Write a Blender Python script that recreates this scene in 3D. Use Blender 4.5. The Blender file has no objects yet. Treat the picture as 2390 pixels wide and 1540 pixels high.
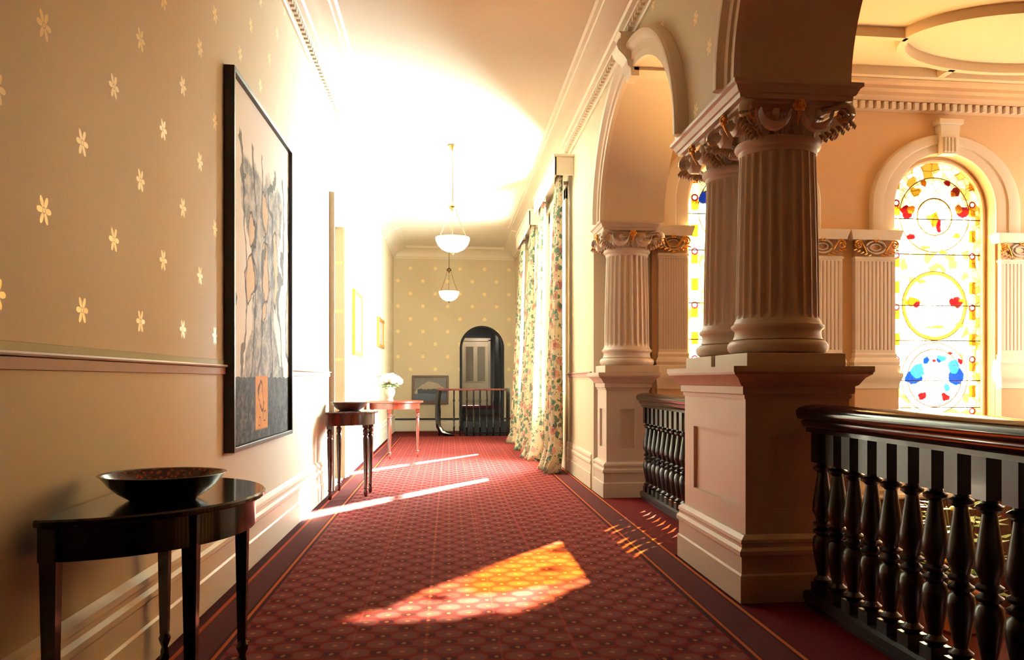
import bpy, bmesh, math, random
from mathutils import Vector, Matrix
random.seed(7)
PI = math.pi
scene = bpy.context.scene
COL = scene.collection

# ---------------------------------------------------------------- camera
W, Hh = 2390, 1540
F, CX, CY, EYE = 2000.0, 1298.0, 886.0, 1.15
psi = math.atan(250/2000)
cam = bpy.data.cameras.new('camera')
cam.sensor_fit = 'HORIZONTAL'; cam.sensor_width = 36
cam.lens = F/W*36
cam.shift_x = -(CX-W/2)/W
cam.shift_y = (CY-Hh/2)/W
cam.clip_start = .05; cam.clip_end = 200
co = bpy.data.objects.new('camera', cam); COL.objects.link(co)
co.location = (0, 0, EYE); co.rotation_euler = (PI/2, 0, -psi)
scene.camera = co

# ---------------------------------------------------------------- view, world, lights
vs = scene.view_settings
scene.display_settings.display_device = 'sRGB'
vs.view_transform = 'Standard'; vs.look = 'None'; vs.gamma = 1; vs.use_curve_mapping = False
vs.exposure = 0.8
try:
    scene.cycles.use_denoising = True
    scene.cycles.denoiser = 'OPENIMAGEDENOISE'
    scene.cycles.max_bounces = 10; scene.cycles.diffuse_bounces = 7
    scene.cycles.transparent_max_bounces = 12
    scene.cycles.sample_clamp_indirect = 6
    scene.cycles.blur_glossy = 1.0
    scene.cycles.caustics_reflective = False; scene.cycles.caustics_refractive = False
except Exception:
    pass

def lin(c):
    return tuple((x/12.92 if x <= .04045 else ((x+.055)/1.055)**2.4) for x in c)
def rgb(r, g, b): return lin((r/255, g/255, b/255))+(1,)

wd = bpy.data.worlds.new('sky'); scene.world = wd; wd.use_nodes = True
bg = wd.node_tree.nodes['Background']
bg.inputs[0].default_value = (1.0, .97, .88, 1); bg.inputs[1].default_value = 2.6

def light(name, kind, loc, energy, color, target=None, size=None, size_y=None, angle=None):
    l = bpy.data.lights.new(name, kind); l.energy = energy; l.color = color
    if kind == 'AREA':
        l.shape = 'RECTANGLE'; l.size = size; l.size_y = size_y
    if angle is not None: l.angle = angle
    o = bpy.data.objects.new(name, l); COL.objects.link(o); o.location = loc
    if target is not None:
        o.rotation_euler = (Vector(target)-Vector(loc)).to_track_quat('-Z', 'Y').to_euler()
    return o
SUN = Vector((-1.658, -2.432, -1.62))
light('sun', 'SUN', (6, 14, 6), 175, (1.0, .97, .84), target=Vector((6, 14, 6))+SUN, angle=.018)
# area lights added for the corridor windows' daylight, just inside the panes
for y in (11.65, 14.95):
    light('window_daylight', 'AREA', (1.93, y, 2.25), 1750 if y < 13 else 230, (.80, 1, .98), target=(-1.0, y-.55 if y < 13 else y-.5, 2.6), size=1.35, size_y=2.3)
# daylight outside the stained glass
for x in (2.98, 5.21):
    light('window_daylight', 'AREA', (x, 9.6, 2.1), 20, (1, .88, .66), target=(x-.6, 0, 1.7), size=1.2, size_y=3.0)
# added fill lamp behind an unseen right-wall opening, brightens the stair hall
light('window_daylight', 'AREA', (7.35, 7.6, 2.0), 13, (1, .90, .70), target=(2.4, 7.4, 3.4), size=1.3, size_y=3.0)

# ---------------------------------------------------------------- material helpers
class N:
    def __init__(s, name):
        s.mat = bpy.data.materials.new(name); s.mat.use_nodes = True
        s.nt = s.mat.node_tree; s.nt.nodes.clear()
        s.out = s.nt.nodes.new('ShaderNodeOutputMaterial')
        s._obj = None
    def n(s, t): return s.nt.nodes.new(t)
    def put(s, sock, v):
        if isinstance(v, (int, float)): sock.default_value = v
        elif isinstance(v, tuple): sock.default_value = v if len(v) == len(sock.default_value) else v[:len(sock.default_value)]
        else: s.nt.links.new(v, sock)
    def m(s, op, a, b=None, c=None):
        n = s.n('ShaderNodeMath'); n.operation = op
        s.put(n.inputs[0], a)
        if b is not None: s.put(n.inputs[1], b)
        if c is not None: s.put(n.inputs[2], c)
        return n.outputs[0]
    def mix(s, f, a, b):
        n = s.n('ShaderNodeMix'); n.data_type = 'RGBA'
        s.put(n.inputs[0], f); s.put(n.inputs[6], a); s.put(n.inputs[7], b)
        return n.outputs[2]
    def obj(s):
        if s._obj is None: s._obj = s.n('ShaderNodeTexCoord').outputs['Object']
        return s._obj
    def xyz(s, vec=None):
        n = s.n('ShaderNodeSeparateXYZ'); s.put(n.inputs[0], s.obj() if vec is None else vec)
        return n.outputs[0], n.outputs[1], n.outputs[2]
    def vec(s, x, y, z):
        n = s.n('ShaderNodeCombineXYZ')
        for i, v in enumerate((x, y, z)): s.put(n.inputs[i], v)
        return n.outputs[0]
    def noise(s, scale, detail=2, vec=None, rough=.5):
        n = s.n('ShaderNodeTexNoise'); s.put(n.inputs['Vector'], s.obj() if vec is None else vec)
        n.inputs['Scale'].default_value = scale; n.inputs['Detail'].default_value = detail
        n.inputs['Roughness'].default_value = rough
        return n.outputs[0]
    def vor(s, scale, feature='F1', out='Distance', vec=None):
        n = s.n('ShaderNodeTexVoronoi'); n.feature = feature
        s.put(n.inputs['Vector'], s.obj() if vec is None else vec)
        n.inputs['Scale'].default_value = scale
        return n.outputs[out]
    def step(s, v, lo, hi):   # smooth 0 below lo, 1 above hi
        n = s.n('ShaderNodeMapRange'); n.interpolation_type = 'SMOOTHSTEP'
        s.put(n.inputs[0], v); n.inputs[1].default_value = lo; n.inputs[2].default_value = hi
        return n.outputs[0]
    def inside(s, v, lo, hi, e):  # 1 where lo<v<hi
        return s.m('MULTIPLY', s.step(v, lo-e, lo+e), s.m('SUBTRACT', 1, s.step(v, hi-e, hi+e)))
    def bsdf(s, color, rough=.5, metal=0, coat=0, bump=None, bstr=.3, bdist=.01, sheen=0, spec=None):
        p = s.n('ShaderNodeBsdfPrincipled')
        s.put(p.inputs['Base Color'], color); s.put(p.inputs['Roughness'], rough); s.put(p.inputs['Metallic'], metal)
        p.inputs['Coat Weight'].default_value = coat; p.inputs['Coat Roughness'].default_value = .05
        p.inputs['Sheen Weight'].default_value = sheen
        if spec is not None: p.inputs['Specular IOR Level'].default_value = spec
        if bump is not None:
            b = s.n('ShaderNodeBump'); b.inputs['Strength'].default_value = bstr; b.inputs['Distance'].default_value = bdist
            s.put(b.inputs['Height'], bump); s.nt.links.new(b.outputs[0], p.inputs['Normal'])
        s.nt.links.new(p.outputs[0], s.out.inputs[0])
        return p

def simple(name, c, rough=.5, metal=0, coat=0, var=.06, vscale=6, bscale=0, bstr=.15, spec=None):
    a = N(name)
    nz = a.noise(vscale, 3)
    dark = tuple(x*(1-var*2) for x in c[:3])+(1,)
    col = a.mix(nz, dark, tuple(min(1, x*(1+var)) for x in c[:3])+(1,))
    bump = a.noise(bscale, 2) if bscale else None
    a.bsdf(col, rough, metal, coat, bump, bstr, spec=spec)
    return a.mat

def wallpaper(name, axis, u0=2.797, base=(204, 190, 162), dado_z=None):
    """plain distempered wall with gilt six-petal flowers in a diamond lattice above the dado"""
    a = N(name); x, y, z = a.xyz()
    u = y if axis == 'Y' else x
    P_, Q = .552, .566
    def lattice(u_off, z_off):
        cu = a.m('SUBTRACT', a.m('MODULO', a.m('ADD', a.m('SUBTRACT', u, u0+u_off), 110.4+P_/2), P_), P_/2)
        cz = a.m('SUBTRACT', a.m('MODULO', a.m('ADD', a.m('SUBTRACT', z, 1.385+z_off), 56.6+Q/2), Q), Q/2)
        r = a.m('SQRT', a.m('ADD', a.m('MULTIPLY', cu, cu), a.m('MULTIPLY', cz, cz)))
        th = a.m('ARCTAN2', cz, cu)
        pet = a.m('ABSOLUTE', a.m('COSINE', a.m('MULTIPLY', th, 3)))
        lim = a.m('ADD', .008, a.m('MULTIPLY', pet, .040))
        petal = a.m('MULTIPLY', a.m('LESS_THAN', r, lim), a.m('GREATER_THAN', r, .011))
        dot = a.m('LESS_THAN', r, .007)
        return a.m('MAXIMUM', petal, dot)
    f = a.m('MAXIMUM', lattice(0, .283), lattice(.276, 0))
    f = a.m('MULTIPLY', f, a.m('GREATER_THAN', z, 1.29))
    nz = a.noise(1.3, 3)
    base_c = a.mix(nz, rgb(base[0]-6, base[1]-6, base[2]-5), rgb(base[0]+5, base[1]+5, base[2]+5))
    col = a.mix(f, base_c, rgb(244, 222, 160))
    a.bsdf(col, a.m('SUBTRACT', .62, a.m('MULTIPLY', f, .25)), a.m('MULTIPLY', f, .15), bump=a.noise(90, 2), bstr=.05, bdist=.003)
    return a.mat

M = {}
M['wall_l'] = wallpaper('gilt_flower_wall', 'Y')
M['wall_r'] = wallpaper('gilt_flower_wall_right', 'Y', u0=2.9)
M['wall_f'] = wallpaper('gilt_flower_wall_far', 'X', u0=-.03)
M['plaster'] = simple('cream_plaster', rgb(212, 197, 176), .7, var=.03, vscale=2)
M['ceiling'] = simple('ceiling_plaster', rgb(220, 211, 195), .8, var=.02, vscale=1.5)
M['stair_wall'] = simple('ochre_stair_wall', rgb(206, 172, 134), .7, var=.03, vscale=2)
M['stair_ceiling'] = simple('yellow_stair_ceiling', rgb(206, 184, 150), .8, var=.02, vscale=1.5)
M['trim'] = simple('cream_paint', rgb(222, 211, 193), .38, var=.02, vscale=3)
M['stone'] = simple('painted_column', rgb(202, 187, 174), .42, var=.03, vscale=4)
M['gilt'] = simple('gilding', rgb(214, 150, 66), .32, .75, var=.12, vscale=30, bscale=80)
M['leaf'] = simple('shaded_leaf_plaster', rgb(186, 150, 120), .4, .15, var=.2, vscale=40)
M['rail_band'] = simple('mauve_band', rgb(168, 126, 118), .6, var=.04)
M['rail_green'] = simple('sage_band', rgb(172, 168, 132), .6, var=.04)
M['black'] = simple('black_frame', rgb(22, 20, 26), .35, var=.05)
M['brass'] = simple('aged_brass', rgb(110, 86, 48), .4, .8, var=.1, vscale=20)
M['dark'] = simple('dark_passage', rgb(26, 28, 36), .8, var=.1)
M['white_paint'] = simple('white_gloss', rgb(240, 228, 204), .3, var=.02)

def wood(name, c1, c2, rough=.2, coat=.4, scale=9, axis='Z'):
    a = N(name); x, y, z = a.xyz()
    v = a.vec(a.m('MULTIPLY', x, 8 if axis != 'X' else .8), a.m('MULTIPLY', y, 8 if axis != 'Y' else .8), a.m('MULTIPLY', z, 8 if axis != 'Z' else .8))
    g = a.noise(scale/3, 6, v, .65)
    a.bsdf(a.mix(a.step(g, .3, .7), c1, c2), rough, 0, coat, g, .04, .002)
    return a.mat
M['ebony'] = wood('ebonised_wood', rgb(8, 7, 12), rgb(16, 10, 15), .14, .4, axis='Y')
M['mahogany'] = wood('dark_mahogany', rgb(46, 16, 14), rgb(84, 30, 22), .22, .5)
M['mahogany_red'] = wood('red_mahogany', rgb(76, 20, 10), rgb(112, 36, 18), .3, .25)
M['balu'] = wood('black_oak', rgb(10, 8, 15), rgb(24, 17, 25), .34, .08)

def carpet_mat():
    a = N('patterned_carpet'); x, y, z = a.xyz()
    PX, PY = .196, .23
    def cell(ox, oy):
        cu = a.m('SUBTRACT', a.m('MODULO', a.m('ADD', x, PX*100+ox), PX), PX/2)
        cv = a.m('SUBTRACT', a.m('MODULO', a.m('ADD', y, PY*100+oy), PY), PY/2)
        return cu, cv
    def oval(cu, cv, ru, rv, p=2.0):
        return a.m('ADD', a.m('POWER', a.m('ABSOLUTE', a.m('DIVIDE', cu, ru)), p), a.m('POWER', a.m('ABSOLUTE', a.m('DIVIDE', cv, rv)), p))
    A = cell(0, 0); B = cell(PX/2, PY/2); C = cell(0, PY/2); D = cell(PX/2, 0)
    d = a.m('MINIMUM', oval(*A, .056, .05, 2.4), oval(*B, .056, .05, 2.4))
    d2 = a.m('MINIMUM', oval(*C, .046, .032), oval(*D, .046, .032))
    nz = a.noise(55, 3); nb = a.noise(200, 3)
    nn = a.m('MULTIPLY', a.m('SUBTRACT', nz, .5), 1.0)
    dd = a.m('ADD', d, nn)
    red = rgb(102, 20, 22); rose = rgb(130, 42, 40); mauve = rgb(110, 56, 54); gold = rgb(170, 96, 60); dk = rgb(60, 12, 20)
    col = a.mix(a.step(dd, .8, 1.1), mauve, red)
    col = a.mix(a.m('MULTIPLY', a.inside(dd, .95, 1.25, .08), .8), col, rose)
    col = a.mix(a.m('MULTIPLY', a.m('SUBTRACT', 1, a.step(a.m('ADD', d2, nn), .5, 1.1)), a.step(dd, 1.2, 1.4)), col, dk)
    g1 = a.m('MINIMUM', oval(*A, .012, .014), oval(*B, .012, .014))
    g2 = a.m('MINIMUM', oval(*C, .010, .016), oval(*D, .010, .016))
    col = a.mix(a.m('MULTIPLY', a.m('LESS_THAN', a.m('ADD', a.m('MINIMUM', g1, g2), nn), 1.0), .7), col, gold)
    col = a.mix(a.m('MULTIPLY', a.step(nb, .5, .7), .3), col, rgb(140, 56, 48))
    col = a.mix(a.m('MULTIPLY', a.step(a.noise(90, 3), .5, .66), .25), col, rgb(70, 22, 34))
    # seams of the carpet widths
    for sx in (-.42, -.1, .22, .54, .86):
        s_ = a.m('LESS_THAN', a.m('ABSOLUTE', a.m('SUBTRACT', x, sx)), .006)
        col = a.mix(a.m('MULTIPLY', s_, .22), col, rgb(170, 70, 56))
    # borders
    def band(v, lo, hi, c, e=.002):
        nonlocal col
        col = a.mix(a.inside(v, lo, hi, e), col, c)
    spk = a.step(a.noise(130, 3), .56, .66)
    bandc = a.mix(a.m('MULTIPLY', spk, .5), rgb(80, 34, 36), rgb(48, 14, 22))
    for (v, s) in ((x, 1), (x, -1)):
        pass
    # left: wall -1.20 .. field -0.955
    band(x, -3, -.935, rgb(58, 9, 15)); band(x, -1.12, -.985, bandc); band(x, -1.143, -1.122, rgb(150, 62, 32))
    band(x, -.972, -.955, rgb(168, 80, 40)); band(x, -.949, -.937, rgb(60, 14, 20))
    # right
    band(x, 1.235, 5, rgb(58, 9, 15)); band(x, 1.285, 1.435, bandc); band(x, 1.262, 1.278, rgb(168, 80, 40)); band(x, 1.243, 1.252, rgb(60, 14, 20))
    band(x, 1.448, 1.466, rgb(172, 84, 42)); band(x, 1.475, 5, rgb(84, 11, 14))
    a.bsdf(col, .95, 0, 0, a.m('ADD', a.noise(400, 2), a.m('MULTIPLY', d, .1)), .3, .003, spec=.06)
    return a.mat
M['carpet'] = carpet_mat()
M['red_carpet'] = simple('plain_red_carpet', rgb(84, 12, 15), .95, var=.2, vscale=60, spec=.1)

# ---------------------------------------------------------------- mesh builder
class MB:
    def __init__(s): s.v = []; s.f = []; s.mi = []; s.cur = 0
    def add(s, vs_, fs):
        k = len(s.v); s.v += [tuple(v) for v in vs_]; s.f += [tuple(i+k for i in f) for f in fs]; s.mi += [s.cur]*len(fs); return s
    def box(s, x0, x1, y0, y1, z0, z1):
        v = [(x, y, z) for x in (x0, x1) for y in (y0, y1) for z in (z0, z1)]
        return s.add(v, [(0, 1, 3, 2), (4, 6, 7, 5), (0, 4, 5, 1), (2, 3, 7, 6), (0, 2, 6, 4), (1, 5, 7, 3)])
    def lathe(s, prof, c=(0, 0, 0), seg=32, capb=True, capt=True, a0=0, a1=2*PI, sx=1, sy=1):
        full = abs(a1-a0-2*PI) < 1e-6; n = seg if full else seg+1
        vs_ = []
        for r, z in prof:
            for i in range(n):
                t = a0+(a1-a0)*i/seg
                vs_.append((c[0]+sx*r*math.cos(t), c[1]+sy*r*math.sin(t), c[2]+z))
        fs = []
        for j in range(len(prof)-1):
            for i in range(seg):
                i2 = (i+1) % n
                fs.append((j*n+i, j*n+i2, (j+1)*n+i2, (j+1)*n+i))
        if capb: fs.append(tuple(range(n))[::-1])
        if capt: fs.append(tuple((len(prof)-1)*n+i for i in range(n)))
        return s.add(vs_, fs)
    def prism(s, poly, axis, a, b):
        """poly: 2D points; axis Y -> (x,z), X -> (y,z), Z -> (x,y)"""
        def p(q, t):
            return (q[0], t, q[1]) if axis == 'Y' else (t, q[0], q[1]) if axis == 'X' else (q[0], q[1], t)
        n = len(poly)
        vs_ = [p(q, a) for q in poly]+[p(q, b) for q in poly]
        fs = [(i, (i+1) % n, n+(i+1) % n, n+i) for i in range(n)]+[tuple(range(n))[::-1], tuple(range(n, 2*n))]
        return s.add(vs_, fs)
    def rings(s, rings, closed_path=False, closed_ring=True, caps=True):
        n = len(rings[0]); vs_ = [v for r in rings for v in r]; fs = []
        R = len(rings)
        for j in range(R if closed_path else R-1):
            k = (j+1) % R
            for i in range(n if closed_ring else n-1):
                fs.append((j*n+i, j*n+(i+1) % n, k*n+(i+1) % n, k*n+i))
        if caps and not closed_path and closed_ring:
            fs.append(tuple(range(n))[::-1]); fs.append(tuple((R-1)*n+i for i in range(n)))
        return s.add(vs_, fs)
    def tube(s, pts, r, seg=8, closed=False, flat=1.0, up=(0, 0, 1)):
        pts = [Vector(p) for p in pts]; n = len(pts); rs = []
        for i, p in enumerate(pts):
            if closed: t = pts[(i+1) % n]-pts[i-1]
            else: t = pts[min(i+1, n-1)]-pts[max(i-1, 0)]
            t.normalize(); u = Vector(up)
            if abs(t.dot(u)) > .95: u = Vector((1, 0, 0)) if abs(t.x) < .9 else Vector((0, 1, 0))
            a = t.cross(u).normalized(); b = a.cross(t).normalized()
            rr = r[i] if isinstance(r, (list, tuple)) else r
            rs.append([p+a*(rr*math.cos(2*PI*k/seg)*flat)+b*(rr*math.sin(2*PI*k/seg)) for k in range(seg)])
        return s.rings(rs, closed_path=closed)
    def build(s, name, mat=None, parent=None, loc=None, smooth=True, angle=35, bevel=0, kind=None, solid=0, rot=None):
        me = bpy.data.meshes.new(name); me.from_pydata([tuple(v) for v in s.v], [], s.f)
        bm = bmesh.new(); bm.from_mesh(me)
        if not solid: bmesh.ops.recalc_face_normals(bm, faces=bm.faces)
        bm.to_mesh(me); bm.free()
        mats = mat if isinstance(mat, (list, tuple)) else [mat]
        for m_ in mats:
            if m_: me.materials.append(m_)
        if len(mats) > 1:
            for p, i in zip(me.polygons, s.mi): p.material_index = i
        if smooth:
            for p in me.polygons: p.use_smooth = True
            me.set_sharp_from_angle(angle=math.radians(angle))
        o = bpy.data.objects.new(name, me); COL.objects.link(o)
        if parent: o.parent = parent
        if loc: o.location = loc
        if rot: o.rotation_euler = rot
        if bevel:
            b = o.modifiers.new('bevel', 'BEVEL'); b.width = bevel; b.segments = 2; b.limit_method = 'ANGLE'
        if solid:
            b = o.modifiers.new('solid', 'SOLIDIFY'); b.thickness = solid; b.offset = 0
        if kind: o['kind'] = kind
        return o

def tag(o, label, cat, group=None, kind=None):
    o['label'] = label; o['category'] = cat
    if group: o['group'] = group
    if kind: o['kind'] = kind
    return o
def thing(name, label, cat, loc=(0, 0, 0), rz=0, group=None):
    o = bpy.data.objects.new(name, None); COL.objects.link(o); o.empty_display_size = .1
    o.location = loc; o.rotation_euler = (0, 0, rz)
    return tag(o, label, cat, group)
def struct(o, label=None):
    o['kind'] = 'structure'
    if label: o['label'] = label
    return o
def dup(root, loc, rz=0, label=None, group=None):
    r = root.copy(); COL.objects.link(r); r.location = loc; r.rotation_euler = (0, 0, rz)
    if label: r['label'] = label
    if group: r['group'] = group
    for ch in list(root.children):
        c = ch.copy(); COL.objects.link(c); c.parent = r
        for g in list(ch.children):
            d = g.copy(); COL.objects.link(d); d.parent = c
    return r
def ell(cy, cz, a, b, t0, t1, n): return [(cy+a*math.cos(t0+(t1-t0)*i/n), cz+b*math.sin(t0+(t1-t0)*i/n)) for i in range(n+1)]

# ---------------------------------------------------------------- key dimensions
XL = -1.23; XR = 1.50; XR2 = 2.11; YF = 19.47; ZC = 4.12; ZSC = 4.30; YS = 8.50; YN = -.5
AB = (5.46, 8.27)                       # arch between the two visible piers
A1 = (1.49, 4.30)                       # arch between the near pier and one behind the camera
SPR, ARB = 2.70, .97
OUT_A, OUT_B = .20, .21

# ---------------------------------------------------------------- floor, ceiling
struct(MB().box(-2.2, 2.12, YN, YF+3, -.35, -.012).build('floor', M['red_carpet'], smooth=False))
mb = MB().box(-1.195, 1.47, YN+.02, 17.54, -.012, 0); mb.box(1.47, 1.93, 1.55, 4.23, -.012, 0); mb.box(1.47, 1.93, 5.49, 8.19, -.012, 0)
tag(mb.build('carpet', M['carpet'], smooth=False),
    'patterned red fitted carpet with striped borders running the length of the corridor', 'carpet')
struct(MB().box(XL-.2, XR+.1, 2.0, YF+.2, ZC, ZC+.2).build('ceiling', M['ceiling'], smooth=False))
struct(MB().box(XL-.2, XR+.1, YN, 2.0, ZC, ZC+.2).build('ceiling', M['mahogany'], smooth=False))  # unseen near ceiling, made dark to keep bounce light down
struct(MB().box(XR2, 8.0, YN, 9.1, ZSC, ZSC+.2).build('ceiling', M['stair_ceiling'], smooth=False))

# ---------------------------------------------------------------- left wall with a doorway
DY0, DY1, DZ = 9.27, 10.25, 2.93
mb = MB()
mb.box(XL-.25, XL, 2.1, DY0, -.35, ZC); mb.box(XL-.25, XL, DY1, YF+.2, -.35, ZC); mb.box(XL-.25, XL, DY0, DY1, DZ, ZC)
mb.box(XL-.25, XL, DY0, DY1, -.35, 0.0)
struct(mb.build('wall_left', M['wall_l'], smooth=False))
struct(MB().box(XL-.25, XL, YN, 2.1, -.35, ZC).build('wall_left', M['mahogany'], smooth=False))  # unseen near stretch of wall, darkened to cut fill light
# door in the left wall
d = struct(MB().box(-.02, .02, 0, DY1-DY0, 0, DZ).build('door_1', M['white_paint'], loc=(XL-.20, DY0, 0), smooth=False))
mb = MB()
for (y0, y1, z0, z1) in ((.12, .44, .2, .95), (.54, .86, .2, .95), (.12, .44, 1.1, 2.2), (.54, .86, 1.1, 2.2), (.12, .86, 2.35, 2.8)):
    mb.box(.018, .03, y0, y1, z0, z1)
mb.build('door_panel', M['white_paint'], d, bevel=.006, smooth=False)
mb = MB().lathe([(.02, 0), (.012, .01), (.012, .04), (.028, .055), (.03, .07), (.018, .085)], seg=16)
mb.build('door_knob', M['brass'], d, loc=(.02, .08, 1.02), rot=(0, PI/2, 0))
def casing(mb, y0, y1, z1, x, w=.17, t=.05):
    prof = [(0, 0), (0, t*.5), (w*.25, t*.6), (w*.4, t*.45), (w*.75, t*.8), (w*.85, t), (w, t), (w, 0)]
    rs = []
    for (yy, zz, dy, dz) in ((y0, 0, -1, 0), (y0, z1, -1, 1), (y1, z1, 1, 1), (y1, 0, 1, 0)):
        rs.append([(x+q[1], yy+dy*q[0], zz+dz*q[0]) for q in prof])
    mb.rings(rs)
mb = MB(); casing(mb, DY0, DY1, DZ, XL+.001)
struct(mb.build('trim_1', M['trim'], angle=25))
# plinth moulding profile shared by the baseboards (offset from face, height)
BASE = [(0, 0), (.032, 0), (.032, .155), (.024, .165), (.024, .25), (.034, .262), (.034, .285), (.02, .30), (.02, .318), (.027, .328), (.024, .35), (.008, .365), (0, .375)]
def base_run(mb, x, sgn, y0, y1):
    mb.prism([(x+sgn*(p[0]), p[1]) for p in BASE], 'Y', y0, y1)
mb = MB(); base_run(mb, XL, 1, 2.1, DY0-.17); base_run(mb, XL, 1, DY1+.17, YF)
struct(mb.build('baseboard_left', M['trim'], angle=25))
# dado rail with its painted bands
mb = MB()
for y0, y1 in ((2.40, DY0-.17), (DY1+.17, YF)):
    mb.cur = 0; mb.prism([(XL, 1.178), (XL+.012, 1.180), (XL+.012, 1.215), (XL, 1.217)], 'Y', y0, y1)
    mb.cur = 1; mb.prism([(XL, 1.217), (XL+.02, 1.219), (XL+.026, 1.225), (XL+.02, 1.232), (XL, 1.233)], 'Y', y0, y1)
    mb.cur = 2; mb.prism([(XL, 1.233), (XL+.004, 1.234), (XL+.004, 1.258), (XL, 1.26)], 'Y', y0, y1)
struct(mb.build('trim_2', [M['rail_band'], M['trim'], M['rail_green']], angle=25))
# door casing at the very left edge of the view
mb = MB().box(XL, XL+.05, 2.10, 2.36, 0, 2.95); mb.box(XL, XL+.07, 2.34, 2.40, 0, 3.0)
struct(mb.build('trim_3', M['mahogany'], bevel=.008, smooth=False))

# cornices with dentils
def cornice(mb, dn, xw, sgn, z0, y0, y1, axis='Y', run=None, zc=ZC, pr=.36, zd=None):
    """sweeps the cornice; sgn points into the room"""
    h = zc-z0
    prof = [(0, 0), (.02, .0), (.03, .02), (.03, .035), (.02, .045), (.05, .10), (.075, .105), (.11, .125), (.12, .14)]
    prof = [(0, 0), (.018, 0), (.026, .012), (.026, .02), (.036, .024), (.036, .062), (.075, .064), (.08, .075), (.115, .083), (.13, .10), (.15, .105), (.19, .115), (.21, .125), (.24, .13), (.27, .137), (.30, .14), (.31, .15), (pr-.02, .155), (pr, h), (0, h)]
    mb.prism([(xw+sgn*a_, z0+b_) for a_, b_ in prof], axis, y0, y1)
    t = y0
    while t < y1:
        if axis == 'Y': dn.box(min(xw+sgn*.036, xw+sgn*.068), max(xw+sgn*.036, xw+sgn*.068), t, t+.045, z0+.024, z0+.060)
        else: dn.box(t, t+.045, min(xw+sgn*.036, xw+sgn*.068), max(xw+sgn*.036, xw+sgn*.068), z0+.024, z0+.060)
        t += .09
for k, (xw, sg) in enumerate(((XL, 1), (XR, -1))):
    mb = MB(); dn = MB(); cornice(mb, dn, xw, sg, 3.95, 2.1, 16.8)
    base_ = struct(mb.build('trim_%d' % (4+k), M['trim'], angle=20))
    dn.build('dentils', M['trim'], base_, smooth=False)
# plainer cove where the corridor ends
mb = MB()
cove = [(0, 0), (.02, 0), (.03, .03), (.05, .035)]+[(.05+.19*(1-math.cos(t*PI/12)), .045+.15*math.sin(t*PI/12)) for t in range(7)]+[(.27, .20), (.27, .255), (0, .255)]
mb.prism([(XL+a_, 3.865+b_) for a_, b_ in cove], 'Y', 16.8, YF)
mb.prism([(XR-a_, 3.865+b_) for a_, b_ in cove], 'Y', 16.8, YF)
mb.prism([(YF-a_, 3.865+b_) for a_, b_ in cove], 'X', XL, XR)
struct(mb.build('trim_6', M['trim'], angle=30))

# ---------------------------------------------------------------- right wall: arcade, then window bays
WIN = [(10.98, 12.50), (14.28, 15.80)]; WZ0, WZ1 = .98, 3.45
def arch_poly(y0, y1, z_top, cy, a, b, n=40):
    return [(y0, z_top)]+[(y0, SPR)]+ell(cy, SPR, a, b, PI, 0, n)[0:]+[(y1, SPR), (y1, z_top)]
mb = MB()
def arch_panel(mb, x0, x1, ya, yb, y0, y1, ztop, a, b, cy):
    """solid wall y0..y1 above the springing with an elliptical opening ya..yb"""
    n = 48; top = []; bot = []
    ys = [cy-a*math.cos(PI*i/n) for i in range(n+1)]; zs = [SPR+b*math.sin(PI*i/n) for i in range(n+1)]
    for x in (x0, x1):
        pass
    rs = [[(x0, y, z), (x1, y, z), (x1, y, ztop), (x0, y, ztop)] for y, z in zip(ys, zs)]
    if y0 < ya: rs = [[(x0, y0, SPR), (x1, y0, SPR), (x1, y0, ztop), (x0, y0, ztop)]]+rs
    if y1 > yb: rs = rs+[[(x0, y1, SPR), (x1, y1, SPR), (x1, y1, ztop), (x0, y1, ztop)]]
    mb.rings(rs)
arch_panel(mb, XR, XR2, A1[0], A1[1], A1[0], 4.88, ZSC, (A1[1]-A1[0])/2, ARB, sum(A1)/2)
arch_panel(mb, XR, XR2, AB[0], AB[1], 4.88, 8.95, ZSC, (AB[1]-AB[0])/2, ARB, sum(AB)/2)
mb.box(XR, 2.03, 8.84, 8.95, -.35, SPR)                     # return behind the far column
struct(MB().box(XR, XR2, YN, A1[0], -.35, ZSC).build('wall_right', M['mahogany'], smooth=False))  # unseen near end of the arcade, dark so it reflects little light
o = mb.build('wall_right', [M['wall_r'], M['plaster']], angle=20)
for p in o.data.polygons:
    if abs(p.normal.x) < .5 or p.center.x > XR2-.01: p.material_index = 1
struct(o)
mb = MB()
ys = [8.95]+[y for w in WIN for y in w]+[YF+.2]
for i in range(0, len(ys), 2): mb.box(XR, XR2, ys[i], ys[i+1], -.35, ZC)
for (a_, b_) in WIN: mb.box(XR, XR2, a_, b_, -.35, WZ0); mb.box(XR, XR2, a_, b_, WZ1, ZC)
struct(mb.build('wall_right', M['wall_r'], smooth=False))
mb = MB()
mb.prism([(XR-p[0]*.6, p[1]) for p in BASE], 'Y', 8.95, YF)
struct(mb.build('baseboard_right', M['trim'], angle=25))
mb = MB()
for y0, y1 in ((8.95, WIN[0][0]-.2), (WIN[0][1]+.2, WIN[1][0]-.2), (WIN[1][1]+.2, YF)):
    mb.prism([(XR, 1.178), (XR-.014, 1.180), (XR-.014, 1.215), (XR-.026, 1.225), (XR-.018, 1.234), (XR, 1.24)], 'Y', y0, y1)
struct(mb.build('trim_7', M['rail_band'], angle=25))

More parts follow.
